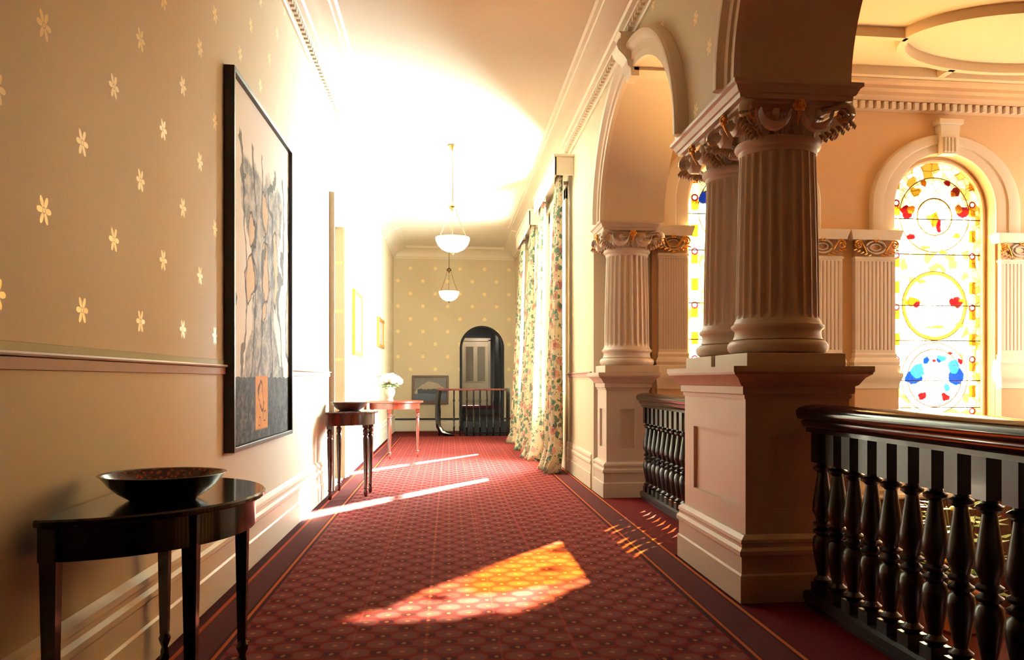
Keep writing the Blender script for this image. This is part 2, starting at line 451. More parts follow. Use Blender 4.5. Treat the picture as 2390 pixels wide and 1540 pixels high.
# archivolts
def archivolt(cy, a, b, label_n, t0=0, t1=PI):
    prof = [(0, -.004), (0, .035), (.055, .035), (.06, .05), (.115, .05), (.125, .062), (.14, .085), (.165, .092), (.185, .088), (.2, .07), (.205, -.004)]
    rs = []
    n = 64
    for i in range(n+1):
        t = t0+(t1-t0)*i/n
        rs.append([(XR-q[1], cy+(a+q[0])*math.cos(t), SPR+(b+q[0])*math.sin(t)) for q in prof])
    mb = MB().rings(rs)
    return struct(mb.build('trim_%d' % label_n, M['trim'], angle=30))
archivolt(sum(AB)/2, (AB[1]-AB[0])/2, ARB, 8)
archivolt(sum(A1)/2, (A1[1]-A1[0])/2, ARB, 9)
# keystone on the far arch: a projecting scroll bracket
def keystone(cy, n):
    prof = [(XR+.02, 3.60), (XR-.045, 3.60), (XR-.05, 3.66), (XR-.075, 3.68), (XR-.08, 3.72), (XR-.10, 3.75), (XR-.15, 3.80), (XR-.165, 3.84), (XR-.15, 3.88), (XR-.13, 3.90), (XR-.13, 3.93), (XR-.15, 3.95), (XR+.02, 3.95)]
    mb = MB().prism(prof, 'Y', cy-.10, cy+.10)
    mb.box(XR-.02, XR2, cy-.10, cy+.10, 3.645, 3.68)
    return struct(mb.build('trim_%d' % n, M['trim'], angle=25))
keystone(sum(AB)/2, 10)

# ---------------------------------------------------------------- far wall with its arched opening
AX0, AX1, ASP = .285, 1.195, 1.87
mb = MB()
n = 32; acx = (AX0+AX1)/2; ar = (AX1-AX0)/2
rs = [[(XL-.2, YF, ASP), (XL-.2, YF+.3, ASP), (XL-.2, YF+.3, ZC), (XL-.2, YF, ZC)]]
rs = []
for i in range(n+1):
    t = PI-PI*i/n; x = acx+ar*math.cos(t); z = ASP+ar*math.sin(t)
    rs.append([(x, YF, z), (x, YF+.3, z), (x, YF+.3, ZC), (x, YF, ZC)])
mb.rings(rs); mb.box(XL-.2, AX0, YF, YF+.3, -.35, ZC); mb.box(AX1, XR+.3, YF, YF+.3, -.35, ZC)
struct(mb.build('wall_far', M['wall_f'], smooth=False))
mb = MB(); mb.prism([(YF-.02, 0), (YF-.02, .25), (YF, .25), (YF, 0)], 'X', XL, AX0-.05)
mb.prism([(YF-.02, 0), (YF-.02, .25), (YF, .25), (YF, 0)], 'X', AX1+.05, XR)
b_ = struct(mb.build('baseboard_far', M['trim'], smooth=False))
mb = MB(); mb.box(XL, AX0-.05, YF-.035, YF, .25, .285); mb.box(AX1+.05, XR, YF-.035, YF, .25, .285)
mb.build('capping', M['dark'], b_, smooth=False)
mb = MB(); rs = []
pth = [(AX0, 0, 1, 0)]+[(acx+ar*math.cos(PI-PI*i/24), ASP+ar*math.sin(PI-PI*i/24), 0, 0) for i in range(25)]+[(AX1, 0, 0, 0)]
for i, (x, z, _, _) in enumerate(pth):
    if i == 0: dx, dz = -1, 0
    elif i == len(pth)-1: dx, dz = 1, 0
    else: dx, dz = (x-acx)/ar, (z-ASP)/ar
    rs.append([(x, YF-.02, z), (x+dx*.02, YF-.03, z+dz*.02), (x+dx*.045, YF-.02, z+dz*.045), (x+dx*.045, YF+.01, z+dz*.045), (x-dx*.01, YF+.2, z-dz*.01)])
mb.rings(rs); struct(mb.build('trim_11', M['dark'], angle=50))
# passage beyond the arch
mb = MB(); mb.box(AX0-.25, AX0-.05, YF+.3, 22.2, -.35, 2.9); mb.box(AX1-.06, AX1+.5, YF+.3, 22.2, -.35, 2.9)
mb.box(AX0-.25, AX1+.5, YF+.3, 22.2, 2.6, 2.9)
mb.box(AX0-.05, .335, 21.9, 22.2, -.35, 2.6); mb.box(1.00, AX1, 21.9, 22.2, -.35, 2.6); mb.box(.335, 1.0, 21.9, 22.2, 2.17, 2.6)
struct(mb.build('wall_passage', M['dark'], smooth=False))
st = thing('stair_flight', 'short dark flight of steps with red treads inside the far archway', 'stairs', (acx, YF, 0))
for i in range(3):
    z = .165*(i+1)
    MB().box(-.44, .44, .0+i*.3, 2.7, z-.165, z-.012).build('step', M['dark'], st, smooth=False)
    MB().box(-.40, .40, .0+i*.3-.02, i*.3+.3 if i < 2 else 2.7, z-.012, z).build('tread_carpet', M['red_carpet'], st, smooth=False)
# open cream double door beyond
d = struct(MB().box(0, .63, 0, .045, 0, 1.62).build('door_2', M['white_paint'], loc=(.352, 21.75, .50), smooth=False))
mb = MB()
for x0 in (.07, .36): mb.box(x0, x0+.19, -.012, 0.0, .62, 1.48)
mb.build('door_glass', simple('grey_obscured_glass', rgb(120, 104, 88), .25, var=.1), d, smooth=False)
mb = MB()
for x0 in (.07, .36):
    mb.box(x0-.015, x0, -.02, 0, .6, 1.5); mb.box(x0+.19, x0+.205, -.02, 0, .6, 1.5)
    mb.box(x0, x0+.19, -.02, 0, .6, .615); mb.box(x0, x0+.19, -.02, 0, 1.485, 1.5)
    mb.box(x0, x0+.19, -.015, 0, .1, .5)
mb.build('glazing_bead', M['white_paint'], d, smooth=False)
mb = MB().box(-.06, 0, -.06, .06, 0, 1.66); mb.box(.63, .69, -.06, .06, 0, 1.66); mb.box(-.06, .69, -.06, .06, 1.62, 1.70)
mb.build('door_frame', M['trim'], d, bevel=.006, smooth=False)
light('passage_lamp', 'POINT', (.80, 20.9, 2.3), 11, (1, .82, .6)).data.shadow_soft_size = .08  # unseen point light added to brighten the passage and its door

# near wall behind the camera, set close and dark to absorb light
struct(MB().box(-1.6, 2.12, YN-.2, YN, -.35, ZSC).build('wall_near', M['mahogany'], smooth=False))
struct(MB().box(XR2, 7.2, 1.2, 1.4, -1.4, ZSC).build('wall_stairwell_near', M['mahogany'], smooth=False))  # unseen dark wall added to reduce bounce from the stair hall

# ---------------------------------------------------------------- stair hall
mb = MB()
wins = [2.98, 5.21]; HW = .575; WSP = 2.97; SZ0 = .45
segs = [(2.04, wins[0]-HW), (wins[0]+HW, wins[1]-HW), (wins[1]+HW, 8.0)]
for a_, b_ in segs: mb.box(a_, b_, YS, YS+.4, -1.4, ZSC)
for cx_ in wins:
    mb.box(cx_-HW, cx_+HW, YS, YS+.4, -1.4, SZ0)
    rs = []
    for i in range(33):
        t = PI-PI*i/32; x = cx_+HW*math.cos(t); z = WSP+HW*math.sin(t)
        rs.append([(x, YS, z), (x, YS+.4, z), (x, YS+.4, ZSC), (x, YS, ZSC)])
    mb.rings(rs)
struct(mb.build('wall_stairwell', M['stair_wall'], angle=20))
mb = MB()   # right side wall of the stair hall, with an unseen opening added for the fill lamp
mb.box(7.0, 7.2, 1.4, 6.9, -1.4, ZSC); mb.box(7.0, 7.2, 8.3, 9.0, -1.4, ZSC); mb.box(7.0, 7.2, 6.9, 8.3, -1.4, .4); mb.box(7.0, 7.2, 6.9, 8.3, 3.6, ZSC)
struct(mb.build('wall_stairwell_right', M['stair_wall'], smooth=False))
struct(MB().box(XR2, 7.2, YN, 9.0, -1.4, -1.2).build('floor_stairwell', M['mahogany'], smooth=False))
struct(MB().box(XR2-.02, XR2, YN, 8.5, -1.4, -.02).build('wall_stairwell_left', M['stair_wall'], smooth=False))
struct(MB().box(2.2, 7.2, 8.9, 10.9, 4.45, 4.6).build('eave', M['stair_wall'], smooth=False))  # unseen slab added outside to keep sun off the upper stained glass
# dark dado panelling below the ledge
mb = MB(); mb.box(2.13, 7.0, YS-.03, YS, -1.2, -.10)
for i in range(9):
    mb.box(2.25+i*.53, 2.25+i*.53+.4, YS-.045, YS-.03, -1.05, -.22)
struct(mb.build('trim_12', M['mahogany'], bevel=.006, smooth=False))
struct(MB().prism([(YS, -.10), (YS-.05, -.10), (YS-.07, -.08), (YS-.07, -.05), (YS-.04, -.04), (YS-.03, .0), (YS, .01)], 'X', 2.12, 7.0).build('trim_13', M['trim'], angle=25))
# stair hall cornice and ceiling ribs
mb = MB(); dn = MB()
prof = [(0, 0), (.02, 0), (.03, .02), (.04, .024), (.04, .09), (.09, .092), (.10, .11), (.14, .13), (.15, .16), (.20, .18), (.21, .21), (.26, .225), (.28, .25), (.28, .29), (.25, .30), (.25, .34), (0, .34)]
mb.prism([(YS-a_, 3.96+b_) for a_, b_ in prof], 'X', XR2, 7.0)
t = XR2
while t < 7.0:
    dn.box(t, t+.045, YS-.085, YS-.04, 3.975, 4.045); t += .085
c_ = struct(mb.build('trim_14', M['stair_wall'], angle=20)); dn.build('dentils', M['trim'], c_, smooth=False)
RIB = .085
rp = [(-.055, 0), (-.055, -RIB*.5), (-.035, -RIB), (.035, -RIB), (.055, -RIB*.5), (.055, 0)]
mb = MB(); rs = []
rcx, rcy, ra, rb = 5.35, 7.28, 1.25, .70
for i in range(96):
    t = 2*PI*i/96; nx, ny = math.cos(t)/ra, math.sin(t)/rb; L = math.hypot(nx, ny); nx /= L; ny /= L
    rs.append([(rcx+ra*math.cos(t)+nx*q[0], rcy+rb*math.sin(t)+ny*q[0], ZSC+q[1]) for q in rp])
mb.rings(rs, closed_path=True)
mb.prism([(7.28+q[0], ZSC+q[1]) for q in rp], 'X', XR2, rcx-ra)
mb.prism([(4.95+q[0], ZSC+q[1]) for q in rp], 'Y', 7.93, 8.14)
mb.prism([(6.02+q[0], ZSC+q[1]) for q in rp], 'Y', 7.93, 8.14)
mb.prism([(8.18+q[0], ZSC+q[1]) for q in rp], 'X', XR2, 7.0)
struct(mb.build('trim_15', M['stair_ceiling'], angle=30))

# ---------------------------------------------------------------- stained glass
def stained(name, blobs, rings_):
    a = N(name); x, y, z = a.xyz()
    wob = a.m('MULTIPLY', a.m('SUBTRACT', a.noise(9, 3), .5), .09)
    wob2 = a.m('MULTIPLY', a.m('SUBTRACT', a.noise(17, 3), .5), .07)
    xx = a.m('ADD', x, wob); zz = a.m('ADD', z, wob2)
    cellc = a.vor(11, 'F1', 'Color')
    cell_v = a.n('ShaderNodeSeparateColor'); a.put(cell_v.inputs[0], cellc); cv = cell_v.outputs[0]
    col = a.mix(cv, (.80, .62, .28, 1), (1, .93, .72, 1))
    col = a.mix(a.m('MULTIPLY', a.inside(cv, .30, .42, .004), .8), col, (.55, .36, .14, 1))
    col = a.mix(a.m('MULTIPLY', a.m('LESS_THAN', cv, .16), .8), col, (.46, .25, .05, 1))
    def dist(cx_, cz_, sx=1, sz=1, w=True):
        dx = a.m('DIVIDE', a.m('SUBTRACT', xx if w else x, cx_), sx); dz = a.m('DIVIDE', a.m('SUBTRACT', zz if w else z, cz_), sz)
        return a.m('SQRT', a.m('ADD', a.m('MULTIPLY', dx, dx), a.m('MULTIPLY', dz, dz)))
    for (cx_, cz_, r, w, c) in rings_:
        dd = dist(cx_, cz_, w=False)
        col = a.mix(a.m('LESS_THAN', dd, r), col, (1, .95, .80, 1))
        col = a.mix(a.inside(dd, r-w, r, .004), col, c)
        col = a.mix(a.inside(dd, r-.004, r+.006, .002), col, (.08, .05, .03, 1))
    for (cx_, cz_, sx, sz, c) in blobs:
        col = a.mix(a.m('LESS_THAN', dist(cx_, cz_, sx, sz), 1), col, c)
    # jewelled side borders
    ax = a.m('ABSOLUTE', x)
    bord = a.inside(ax, .40, .475, .003)
    zr = a.m('MODULO', a.m('ADD', z, 10), .28)
    bc = a.mix(a.m('GREATER_THAN', zr, .15), (.9, .8, .55, 1), (.42, .25, .04, 1))
    col = a.mix(bord, col, bc)
    dz = a.m('SUBTRACT', a.m('MODULO', a.m('ADD', z, 10), .56), .28); dx = a.m('SUBTRACT', ax, .4375)
    rr = a.m('SQRT', a.m('ADD', a.m('MULTIPLY', dz, dz), a.m('MULTIPLY', dx, dx)))
    col = a.mix(a.m('LESS_THAN', rr, .038), col, (.22, .03, .05, 1))
    col = a.mix(a.m('LESS_THAN', rr, .022), col, (1, .95, .9, 1))
    # leads
    ed = a.vor(11, 'DISTANCE_TO_EDGE', 'Distance')
    col = a.mix(a.m('MULTIPLY', a.m('LESS_THAN', ed, .026), .8), col, (.10, .07, .03, 1))
    tr = a.n('ShaderNodeBsdfTransparent'); a.put(tr.inputs[0], col)
    tl = a.n('ShaderNodeBsdfTranslucent'); a.put(tl.inputs[0], col)
    gl = a.n('ShaderNodeBsdfGlossy'); gl.inputs['Roughness'].default_value = .15
    m1 = a.n('ShaderNodeMixShader'); m1.inputs[0].default_value = .3
    a.nt.links.new(tr.outputs[0], m1.inputs[1]); a.nt.links.new(tl.outputs[0], m1.inputs[2])
    m2 = a.n('ShaderNodeMixShader'); m2.inputs[0].default_value = .04
    a.nt.links.new(m1.outputs[0], m2.inputs[1]); a.nt.links.new(gl.outputs[0], m2.inputs[2])
    a.nt.links.new(m2.outputs[0], a.out.inputs[0])
    return a.mat
RED = (.22, .02, .03, 1); BLU = (.015, .07, .26, 1); LBL = (.06, .20, .36, 1); AMB = (.34, .15, .03, 1); YEL = (.42, .28, .07, 1)
blobs1 = [(-.32, 2.50, .07, .07, RED), (-.27, 2.53, .05, .04, AMB), (.33, 2.52, .08, .06, RED), (.28, 2.55, .04, .05, AMB), (-.22, 2.72, .06, .05, YEL), (-.12, 2.82, .035, .035, AMB), (.24, 2.73, .05, .05, RED), (.22, 2.71, .03, .03, AMB), (.14, 2.83, .035, .035, RED),
          (.0, 2.43, .045, .08, AMB), (.05, 2.36, .03, .07, RED), (-.05, 2.45, .04, .03, YEL), (-.27, 2.24, .05, .03, RED), (.25, 2.26, .05, .03, YEL), (-.1, 2.13, .06, .02, YEL), (.1, 2.08, .06, .02, YEL),
          (-.25, 1.54, .08, .05, AMB), (-.21, 1.51, .03, .03, RED), (.25, 1.54, .08, .055, RED), (.31, 1.56, .03, .02, AMB), (.02, 1.27, .11, .015, YEL), (-.15, 1.76, .06, .02, YEL), (.29, 1.29, .05, .03, YEL),
          (-.24, .72, .11, .07, BLU), (-.19, .80, .08, .08, LBL), (.25, .74, .09, .10, BLU), (.22, .84, .07, .08, LBL), (.09, .93, .05, .035, LBL), (.05, .90, .03, .02, BLU), (-.10, .91, .04, .04, BLU), (.15, .62, .035, .05, LBL),
          (-.14, .53, .05, .045, RED), (.12, .51, .05, .04, RED), (.0, .91, .02, .02, RED), (.30, .90, .03, .03, RED), (.18, .99, .03, .02, RED)]
rings1 = [(0, 2.48, .40, .03, (.8, .6, .35, 1)), (0, 2.46, .2, .012, YEL), (0, 1.50, .37, .04, YEL), (0, .72, .38, .04, (.9, .8, .7, 1)), (0, .72, .31, .010, (.5, .3, .25, 1))]
M['stained'] = stained('stained_glass', blobs1, rings1)
blobs2 = [(0, 1.65, .40, .62, (1, .72, .22, 1)), (0, 1.05, .36, .35, (1, .62, .30, 1)), (-.31, 2.60, .08, .07, BLU), (-.22, 2.30, .08, .06, RED), (.28, 2.55, .09, .08, RED), (-.1, 2.9, .06, .06, LBL), (.2, 1.7, .1, .1, AMB), (-.2, 1.5, .1, .1, YEL), (.05, 1.9, .1, .06, YEL),
          (-.22, .8, .1, .1, BLU), (.22, .8, .1, .1, RED), (0, 1.2, .2, .08, AMB)]
M['stained2'] = stained('stained_glass_other', blobs2, rings1)
M['lead'] = simple('lead_bar', rgb(40, 32, 26), .5, .3)
def stained_window(n, cx_, m_):
    e = bpy.data.objects.new('window_%d' % n, None); COL.objects.link(e); e.location = (cx_, YS+.19, SZ0); struct(e)
    # pane: arched sheet with thickness
    hw = .52; sp = WSP-SZ0; pts = [(-hw, 0.03), (hw, 0.03)]+[(hw*math.cos(PI*i/32), sp+hw*math.sin(PI*i/32)) for i in range(33)]
    MB().prism(pts, 'Y', -.004, .004).build('stained_pane', m_, e, smooth=False)
    mb = MB()
    for z in (.40, .69, 1.12, 1.50, 2.05, 2.43): mb.box(-hw if z < sp else -.5, hw if z < sp else .5, -.018, -.006, z-.005, z+.005)
    mb.build('saddle_bar', M['lead'], e, smooth=False)
    # frame following the arch
    rs = []
    path = [(-1, 0)]+[(-1, .6), (-1, 1.2), (-1, 1.8)]
    def fr(px_, pz_, nx, nz):
        prof = [(-.075, -.06), (-.055, -.06), (-.045, -.03), (-.02, -.03), (0, -.015), (0, .05), (-.075, .05)]
        return [(px_-nx*(-q[0]-.075+.075)*-1 if False else px_+nx*q[0]+nx*.075, q[1], pz_+nz*q[0]+nz*.075) for q in prof]
    rs.append(fr(-hw, 0, -1, 0))
    for i in range(33):
        t = PI-PI*i/32; rs.append(fr(hw*math.cos(t), sp+hw*math.sin(t), math.cos(t), math.sin(t)))
    rs.append(fr(hw, 0, 1, 0))
    mb = MB().rings(rs); mb.box(-hw-.05, hw+.05, -.09, .05, -.01, .035)
    mb.build('window_frame', M['trim'], e, angle=30)
    # archivolt on the wall face
    prof = [(0, -.19), (0, -.215), (.015, -.22), (.12, -.22), (.13, -.24), (.2, -.25), (.25, -.245), (.265, -.23), (.27, -.19)]
    rs = []
    for i in range(41):
        t = PI-PI*i/40; c, s_ = math.cos(t), math.sin(t)
        rs.append([((HW+q[0])*c, q[1], sp+(HW+q[0]*.72)*s_) for q in prof])
    rs = [[(-(HW+q[0]), q[1], 2.26) for q in prof]]+rs+[[((HW+q[0]), q[1], 2.26) for q in prof]]
    MB().rings(rs).build('architrave', M['plaster'], e, angle=30)
    mb = MB(); zb, zt = sp+HW-.03, sp+HW+.30
    k = [(-.085, zb), (.085, zb), (.115, zt), (-.115, zt)]
    mb.prism(k, 'Y', -.30, -.19)
    for i in range(4): mb.box(-.07+i*.04, -.05+i*.04, -.312, -.29, zb+.02, zt-.16)
    mb.box(-.135, .135, -.33, -.19, zt-.02, zt+.03)
    mb.build('keystone', M['trim'], e, bevel=.004, smooth=False)
stained_window(1, wins[0], M['stained2'])
stained_window(2, wins[1], M['stained'])

# corridor sash windows
def pane_mat():
    a = N('clear_pane'); tr = a.n('ShaderNodeBsdfTransparent'); tr.inputs[0].default_value = (.97, .97, .95, 1)
    gl = a.n('ShaderNodeBsdfGlossy'); gl.inputs['Roughness'].default_value = .02
    m1 = a.n('ShaderNodeMixShader'); m1.inputs[0].default_value = .05
    a.nt.links.new(tr.outputs[0], m1.inputs[1]); a.nt.links.new(gl.outputs[0], m1.inputs[2]); a.nt.links.new(m1.outputs[0], a.out.inputs[0])
    return a.mat
M['pane'] = pane_mat()
for k, (a_, b_) in enumerate(WIN):
    e = bpy.data.objects.new('window_%d' % (3+k), None); COL.objects.link(e); e.location = (2.02, a_, WZ0); struct(e)
    w, h = b_-a_, WZ1-WZ0
    MB().box(-.003, .003, .03, w-.03, .03, h-.03).build('pane', M['pane'], e, smooth=False)
    mb = MB(); mb.box(-.03, .03, 0, .05, 0, h); mb.box(-.03, .03, w-.05, w, 0, h); mb.box(-.03, .03, 0, w, 0, .07); mb.box(-.03, .03, 0, w, h-.06, h)
    mb.box(-.03, .03, 0, w, 1.45, 1.52)
    mb.build('sash', M['trim'], e, bevel=.004, smooth=False)
    mb = MB(); t = .03; x = XR-2.02
    mb.box(x-t, x, -.17, 0, -WZ0, h+.15); mb.box(x-t, x, w, w+.17, -WZ0, h+.15); mb.box(x-t, x, -.17, w+.17, h, h+.17); mb.box(x-.06, x, -.2, w+.2, h+.17, h+.22)
    mb.build('window_casing', M['trim'], e, bevel=.006, smooth=False)
    MB().box(x-.06, x+.5, -.05, w+.05, -.04, 0).build('window_sill', M['trim'], e, bevel=.006, smooth=False)

# ---------------------------------------------------------------- pedestals
def frame_ring(x0, x1, y0, y1, prof):
    """closed sweep of (offset, z) round a rectangle"""
    rs = []
    for (sx, sy) in ((-1, -1), (1, -1), (1, 1), (-1, 1)):
        rs.append([((x1 if sx > 0 else x0)+sx*q[0], (y1 if sy > 0 else y0)+sy*q[0], q[1]) for q in prof])
    return rs
def pedestal(label, x0, x1, y0, y1, panels, zcap=1.22):
    """x0..x1, y0..y1 = body faces"""
    cx_, cy_ = (x0+x1)/2, (y0+y1)/2
    t = thing('pedestal', label, 'pedestal', (cx_, cy_, 0), group='cream panelled pedestals of the arcade')
    hx, hy = (x1-x0)/2, (y1-y0)/2
    rec = .022
    MB().box(-hx+rec, hx-rec, -hy+rec, hy-rec, 0, 1.20).build('body', M['stone'], t, smooth=False)
    mb = MB()
    # raised stiles leave sunk panels
    def face(horizontal, s, L, p0, p1, z0, z1):
        for (a_, b_, c_, d_) in ((-L, p0, .3, 1.08), (p1, L, .3, 1.08), (p0, p1, .3, z0), (p0, p1, z1, 1.08)):
            if horizontal: mb.box(max(a_, -hx+rec), min(b_, hx-rec), min(s*(hy-rec), s*hy), max(s*(hy-rec), s*hy), c_, d_)
            else: mb.box(min(s*(hx-rec), s*hx), max(s*(hx-rec), s*hx), a_, b_, c_, d_)
    face(False, -1, hy, -hy+panels[0], hy-panels[1], .475, .86)
    face(False, 1, hy, -hy+panels[0], hy-panels[1], .475, .86)
    face(True, -1, hx, -hx+.14, hx-.14, .475, .86)
    face(True, 1, hx, -hx+.14, hx-.14, .475, .86)
    mb.build('stiles', M['stone'], t, smooth=False)
    prof = [(-.04, 0), (.04, 0), (.04, .14), (.032, .15), (.032, .235), (.045, .245), (.045, .268), (.03, .285), (.03, .30), (.036, .308), (.034, .325), (.012, .345), (-.02, .352)]
    MB().rings(frame_ring(-hx, hx, -hy, hy, prof), closed_path=True).build('base_moulding', M['stone'], t, angle=25)
    prof = [(-.03, 1.045), (.008, 1.05), (.01, 1.07), (.022, 1.075), (.022, 1.115), (.035, 1.12), (.045, 1.135), (.062, 1.16), (.088, 1.178), (.09, 1.19), (.095, 1.19), (.095, 1.22), (-.03, 1.221)]
    mb = MB().rings(frame_ring(-hx, hx, -hy, hy, prof), closed_path=True); mb.box(-hx, hx, -hy, hy, 1.19, 1.2205)
    mb.build('cap_moulding', M['stone'], t, angle=25)
    return t
pedestal('near cream panelled pedestal carrying the two fluted columns', 1.525, 2.09, 4.285, 5.435, (.12, .2))
pedestal('far cream panelled pedestal carrying a single fluted column', 1.525, 1.95, 8.24, 8.74, (.12, .12))

# ---------------------------------------------------------------- columns
def shaft_mesh(z0, z1, r0, r1, nf=24):
    mb = MB(); seg = nf*8; rs = []
    zs = [z0, z0+.012, z0+.03]+[z0+.03+(z1-z0-.06)*i/10 for i in range(1, 11)]+[z1-.012, z1]
    for j, z in enumerate(zs):
        u = (z-z0)/(z1-z0); r = r0+(r1-r0)*(u**1.5)
        edge = 1.0
        if j == 0 or j == len(zs)-1: edge = 0.0
        elif j == 1 or j == len(zs)-2: edge = .6
        ring = []
        for i in range(seg):
            ph = (i % 8)/8
            dpt = 0 if ph < .22 else math.sin(PI*(ph-.22)/.78)**.6
            rr = r-edge*.018*dpt
            t = 2*PI*i/seg
            ring.append((rr*math.cos(t), rr*math.sin(t), z))
        rs.append(ring)
    mb.rings(rs)
    return mb
def leaf_mesh(w=.055, h=.10, out=.05):
    mb = MB(); rs = []
    nu, nt = 8, 10
    for j in range(nt+1):
        t = j/nt
        wid = w*(.55+.55*math.sin(PI*min(1, t*1.05))**.8)*(1-.55*max(0, t-.75)/.25)
        if t < .72: y = out*.25*t; z = h*t*1.25
        else:
            k = (t-.72)/.28*PI*.95; y = out*.18+out*.42*(1-math.cos(k)); z = h*.9+h*.12*math.sin(k)
        ring = []
        for i in range(nu+1):
            u = -1+2*i/nu
            rid = .006*math.cos(u*PI*3.5)+.004*math.sin(t*18)*abs(u)
            ring.append((u*wid*.5*(1+.12*math.sin(t*26)), y+rid-.012*u*u, z))
        rs.append(ring)
    mb.rings(rs, closed_ring=False, caps=False)
    return mb
def spiral_pts(r0=.052, r1=.010, turns=1.6, n=36, start=PI/2):
    out = []
    for i in range(n+1):
        u = i/n; t = start-2*PI*turns*u; r = r0+(r1-r0)*u**.8
        out.append((r*math.cos(t), r*math.sin(t)))
    return out
def capital_parts(t, zb, zt, r, reach, full=True):
    """small composite capital between zb and zt on a shaft of radius r; reach = diagonal of its corner scrolls"""
    h = zt-zb
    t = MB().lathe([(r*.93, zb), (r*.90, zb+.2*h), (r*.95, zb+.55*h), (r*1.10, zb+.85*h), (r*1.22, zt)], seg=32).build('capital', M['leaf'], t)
    lm = leaf_mesh(.085*r/.21, h*.72, .06)
    proto = None
    for k in range(12):
        a_ = 2*PI*k/12+PI/12
        if proto is None:
            proto = lm.build('leaf', M['stone'], t, solid=.006)
            o = proto
        else:
            o = proto.copy(); COL.objects.link(o); o.parent = t
        o.location = (r*.92*math.cos(a_), r*.92*math.sin(a_), zb); o.rotation_euler = (0, 0, a_-PI/2)
    # corner scrolls: spiral ribbon in the diagonal plane
    pv = None; R0 = reach-.055
    sp = spiral_pts(.050, .010)
    pts = [Vector((.12-.0, 0, zb+.35*h)), Vector((.18, 0, zb+.62*h)), Vector((.235, 0, zb+.92*h)), Vector((R0-.03, 0, zt-.002))]+[Vector((R0+x_, 0, zt-.052+y_)) for x_, y_ in sp]
    rad = [.012, .016, .018, .018]+[.018-.008*i/len(sp) for i in range(len(sp))]
    mb = MB().tube(pts, rad, 8, flat=1.9, up=(0, 0, 1))
    for k in range(4):
        a_ = PI/4+PI/2*k
        if pv is None: pv = mb.build('corner_scroll', M['stone'], t, angle=60); o = pv
        else: o = pv.copy(); COL.objects.link(o); o.parent = t
        o.rotation_euler = (0, 0, a_)
        # gilt edge leaf hugging the scroll
    gm = MB()
    for s_ in (-1, 1):
        gm.tube([Vector((R0+x_*1.02, s_*.026, zt-.052+y_*1.02)) for x_, y_ in sp[:22]], .005, 6)
    gm.lathe([(.0, -.03), (.012, -.026), (.016, 0), (.012, .026), (0, .03)], seg=10, capb=False, capt=False, c=(R0, 0, zt-.055))
    # ragged acanthus fronds under the scroll
    lf = MB()
    for q in range(6):
        u = q/5; bx = R0+.03-.15*u; bz = zt-.098-.052*u
        for s_ in (-1, 0, 1):
            L_ = (.030 if s_ else .036)*(1-.25*(q % 2))
            lf.tube([(bx-.012, s_*.010, bz+.012), (bx+.004, s_*.020, bz+.004), (bx+L_*.5, s_*.030, bz-L_*.45), (bx+L_*.35, s_*.034, bz-L_*.9)], [.006, .011, .009, .003], 6)
    pl = lf.build('acanthus_frond', M['leaf'], t, angle=60); pl.rotation_euler = (0, 0, PI/4)
    for k in range(1, 4):
        o = pl.copy(); COL.objects.link(o); o.parent = t; o.rotation_euler = (0, 0, PI/4+PI/2*k)
    pg = None
    for k in range(4):
        a_ = PI/4+PI/2*k
        if pg is None: pg = gm.build('gilt_edge', M['gilt'], t, angle=60); o = pg
        else: o = pg.copy(); COL.objects.link(o); o.parent = t
        o.rotation_euler = (0, 0, a_)
    # faces: fleuron in the middle, two bowl shaped scrolls
    fm = MB()
    for q in range(6):
        a_ = q*PI/3; fm.lathe([(0, -.012), (.014, -.008), (.017, 0), (.012, .010), (0, .014)], c=(.022*math.cos(a_), 0, .022*math.sin(a_)), seg=8, capb=False, capt=False)
    fm.lathe([(0, -.016), (.012, -.010), (.014, 0), (.01, .012), (0, .016)], c=(0, -.012, 0), seg=8, capb=False, capt=False)
    fm.tube([(0, .0, -.02), (0, .01, -.05), (0, .03, -.09)], [.010, .008, .004], 6)
    bm_ = MB()
    for s_ in (-1, 1):
        n_ = 14
        rs = []
        for j in range(n_+1):
            a_ = PI*j/n_
            x_ = s_*(.115-.082*math.cos(a_)); z_ = -.075*math.sin(a_)
            th = .012+.022*math.sin(a_)
            rs.append([(x_, -.012, z_+th*.3), (x_, -.035-th*.3, z_-th*.2), (x_, -.03, z_-th), (x_, .02, z_-th)])
        bm_.rings(rs)
        bm_.lathe([(0, -.022), (.016, -.015), (.02, 0), (.016, .015), (0, .022)], c=(s_*.115, -.02, -.02), seg=10, capb=False, capt=False)
    pf = pb = None; fr_ = r*1.30
    for k in range(4):
        a_ = PI/2*k
        if pf is None: pf = fm.build('fleuron', M['gilt'], t, angle=60); o = pf
        else: o = pf.copy(); COL.objects.link(o); o.parent = t
        o.location = ((fr_+.03)*math.sin(a_), -(fr_+.03)*math.cos(a_), zt-.02); o.rotation_euler = (0, 0, a_)
        if pb is None: pb = bm_.build('bowl_scroll', M['stone'], t, angle=50); o = pb
        else: o = pb.copy(); COL.objects.link(o); o.parent = t
        o.location = (fr_*.92*math.sin(a_), -fr_*.92*math.cos(a_), zt-.03); o.rotation_euler = (0, 0, a_)
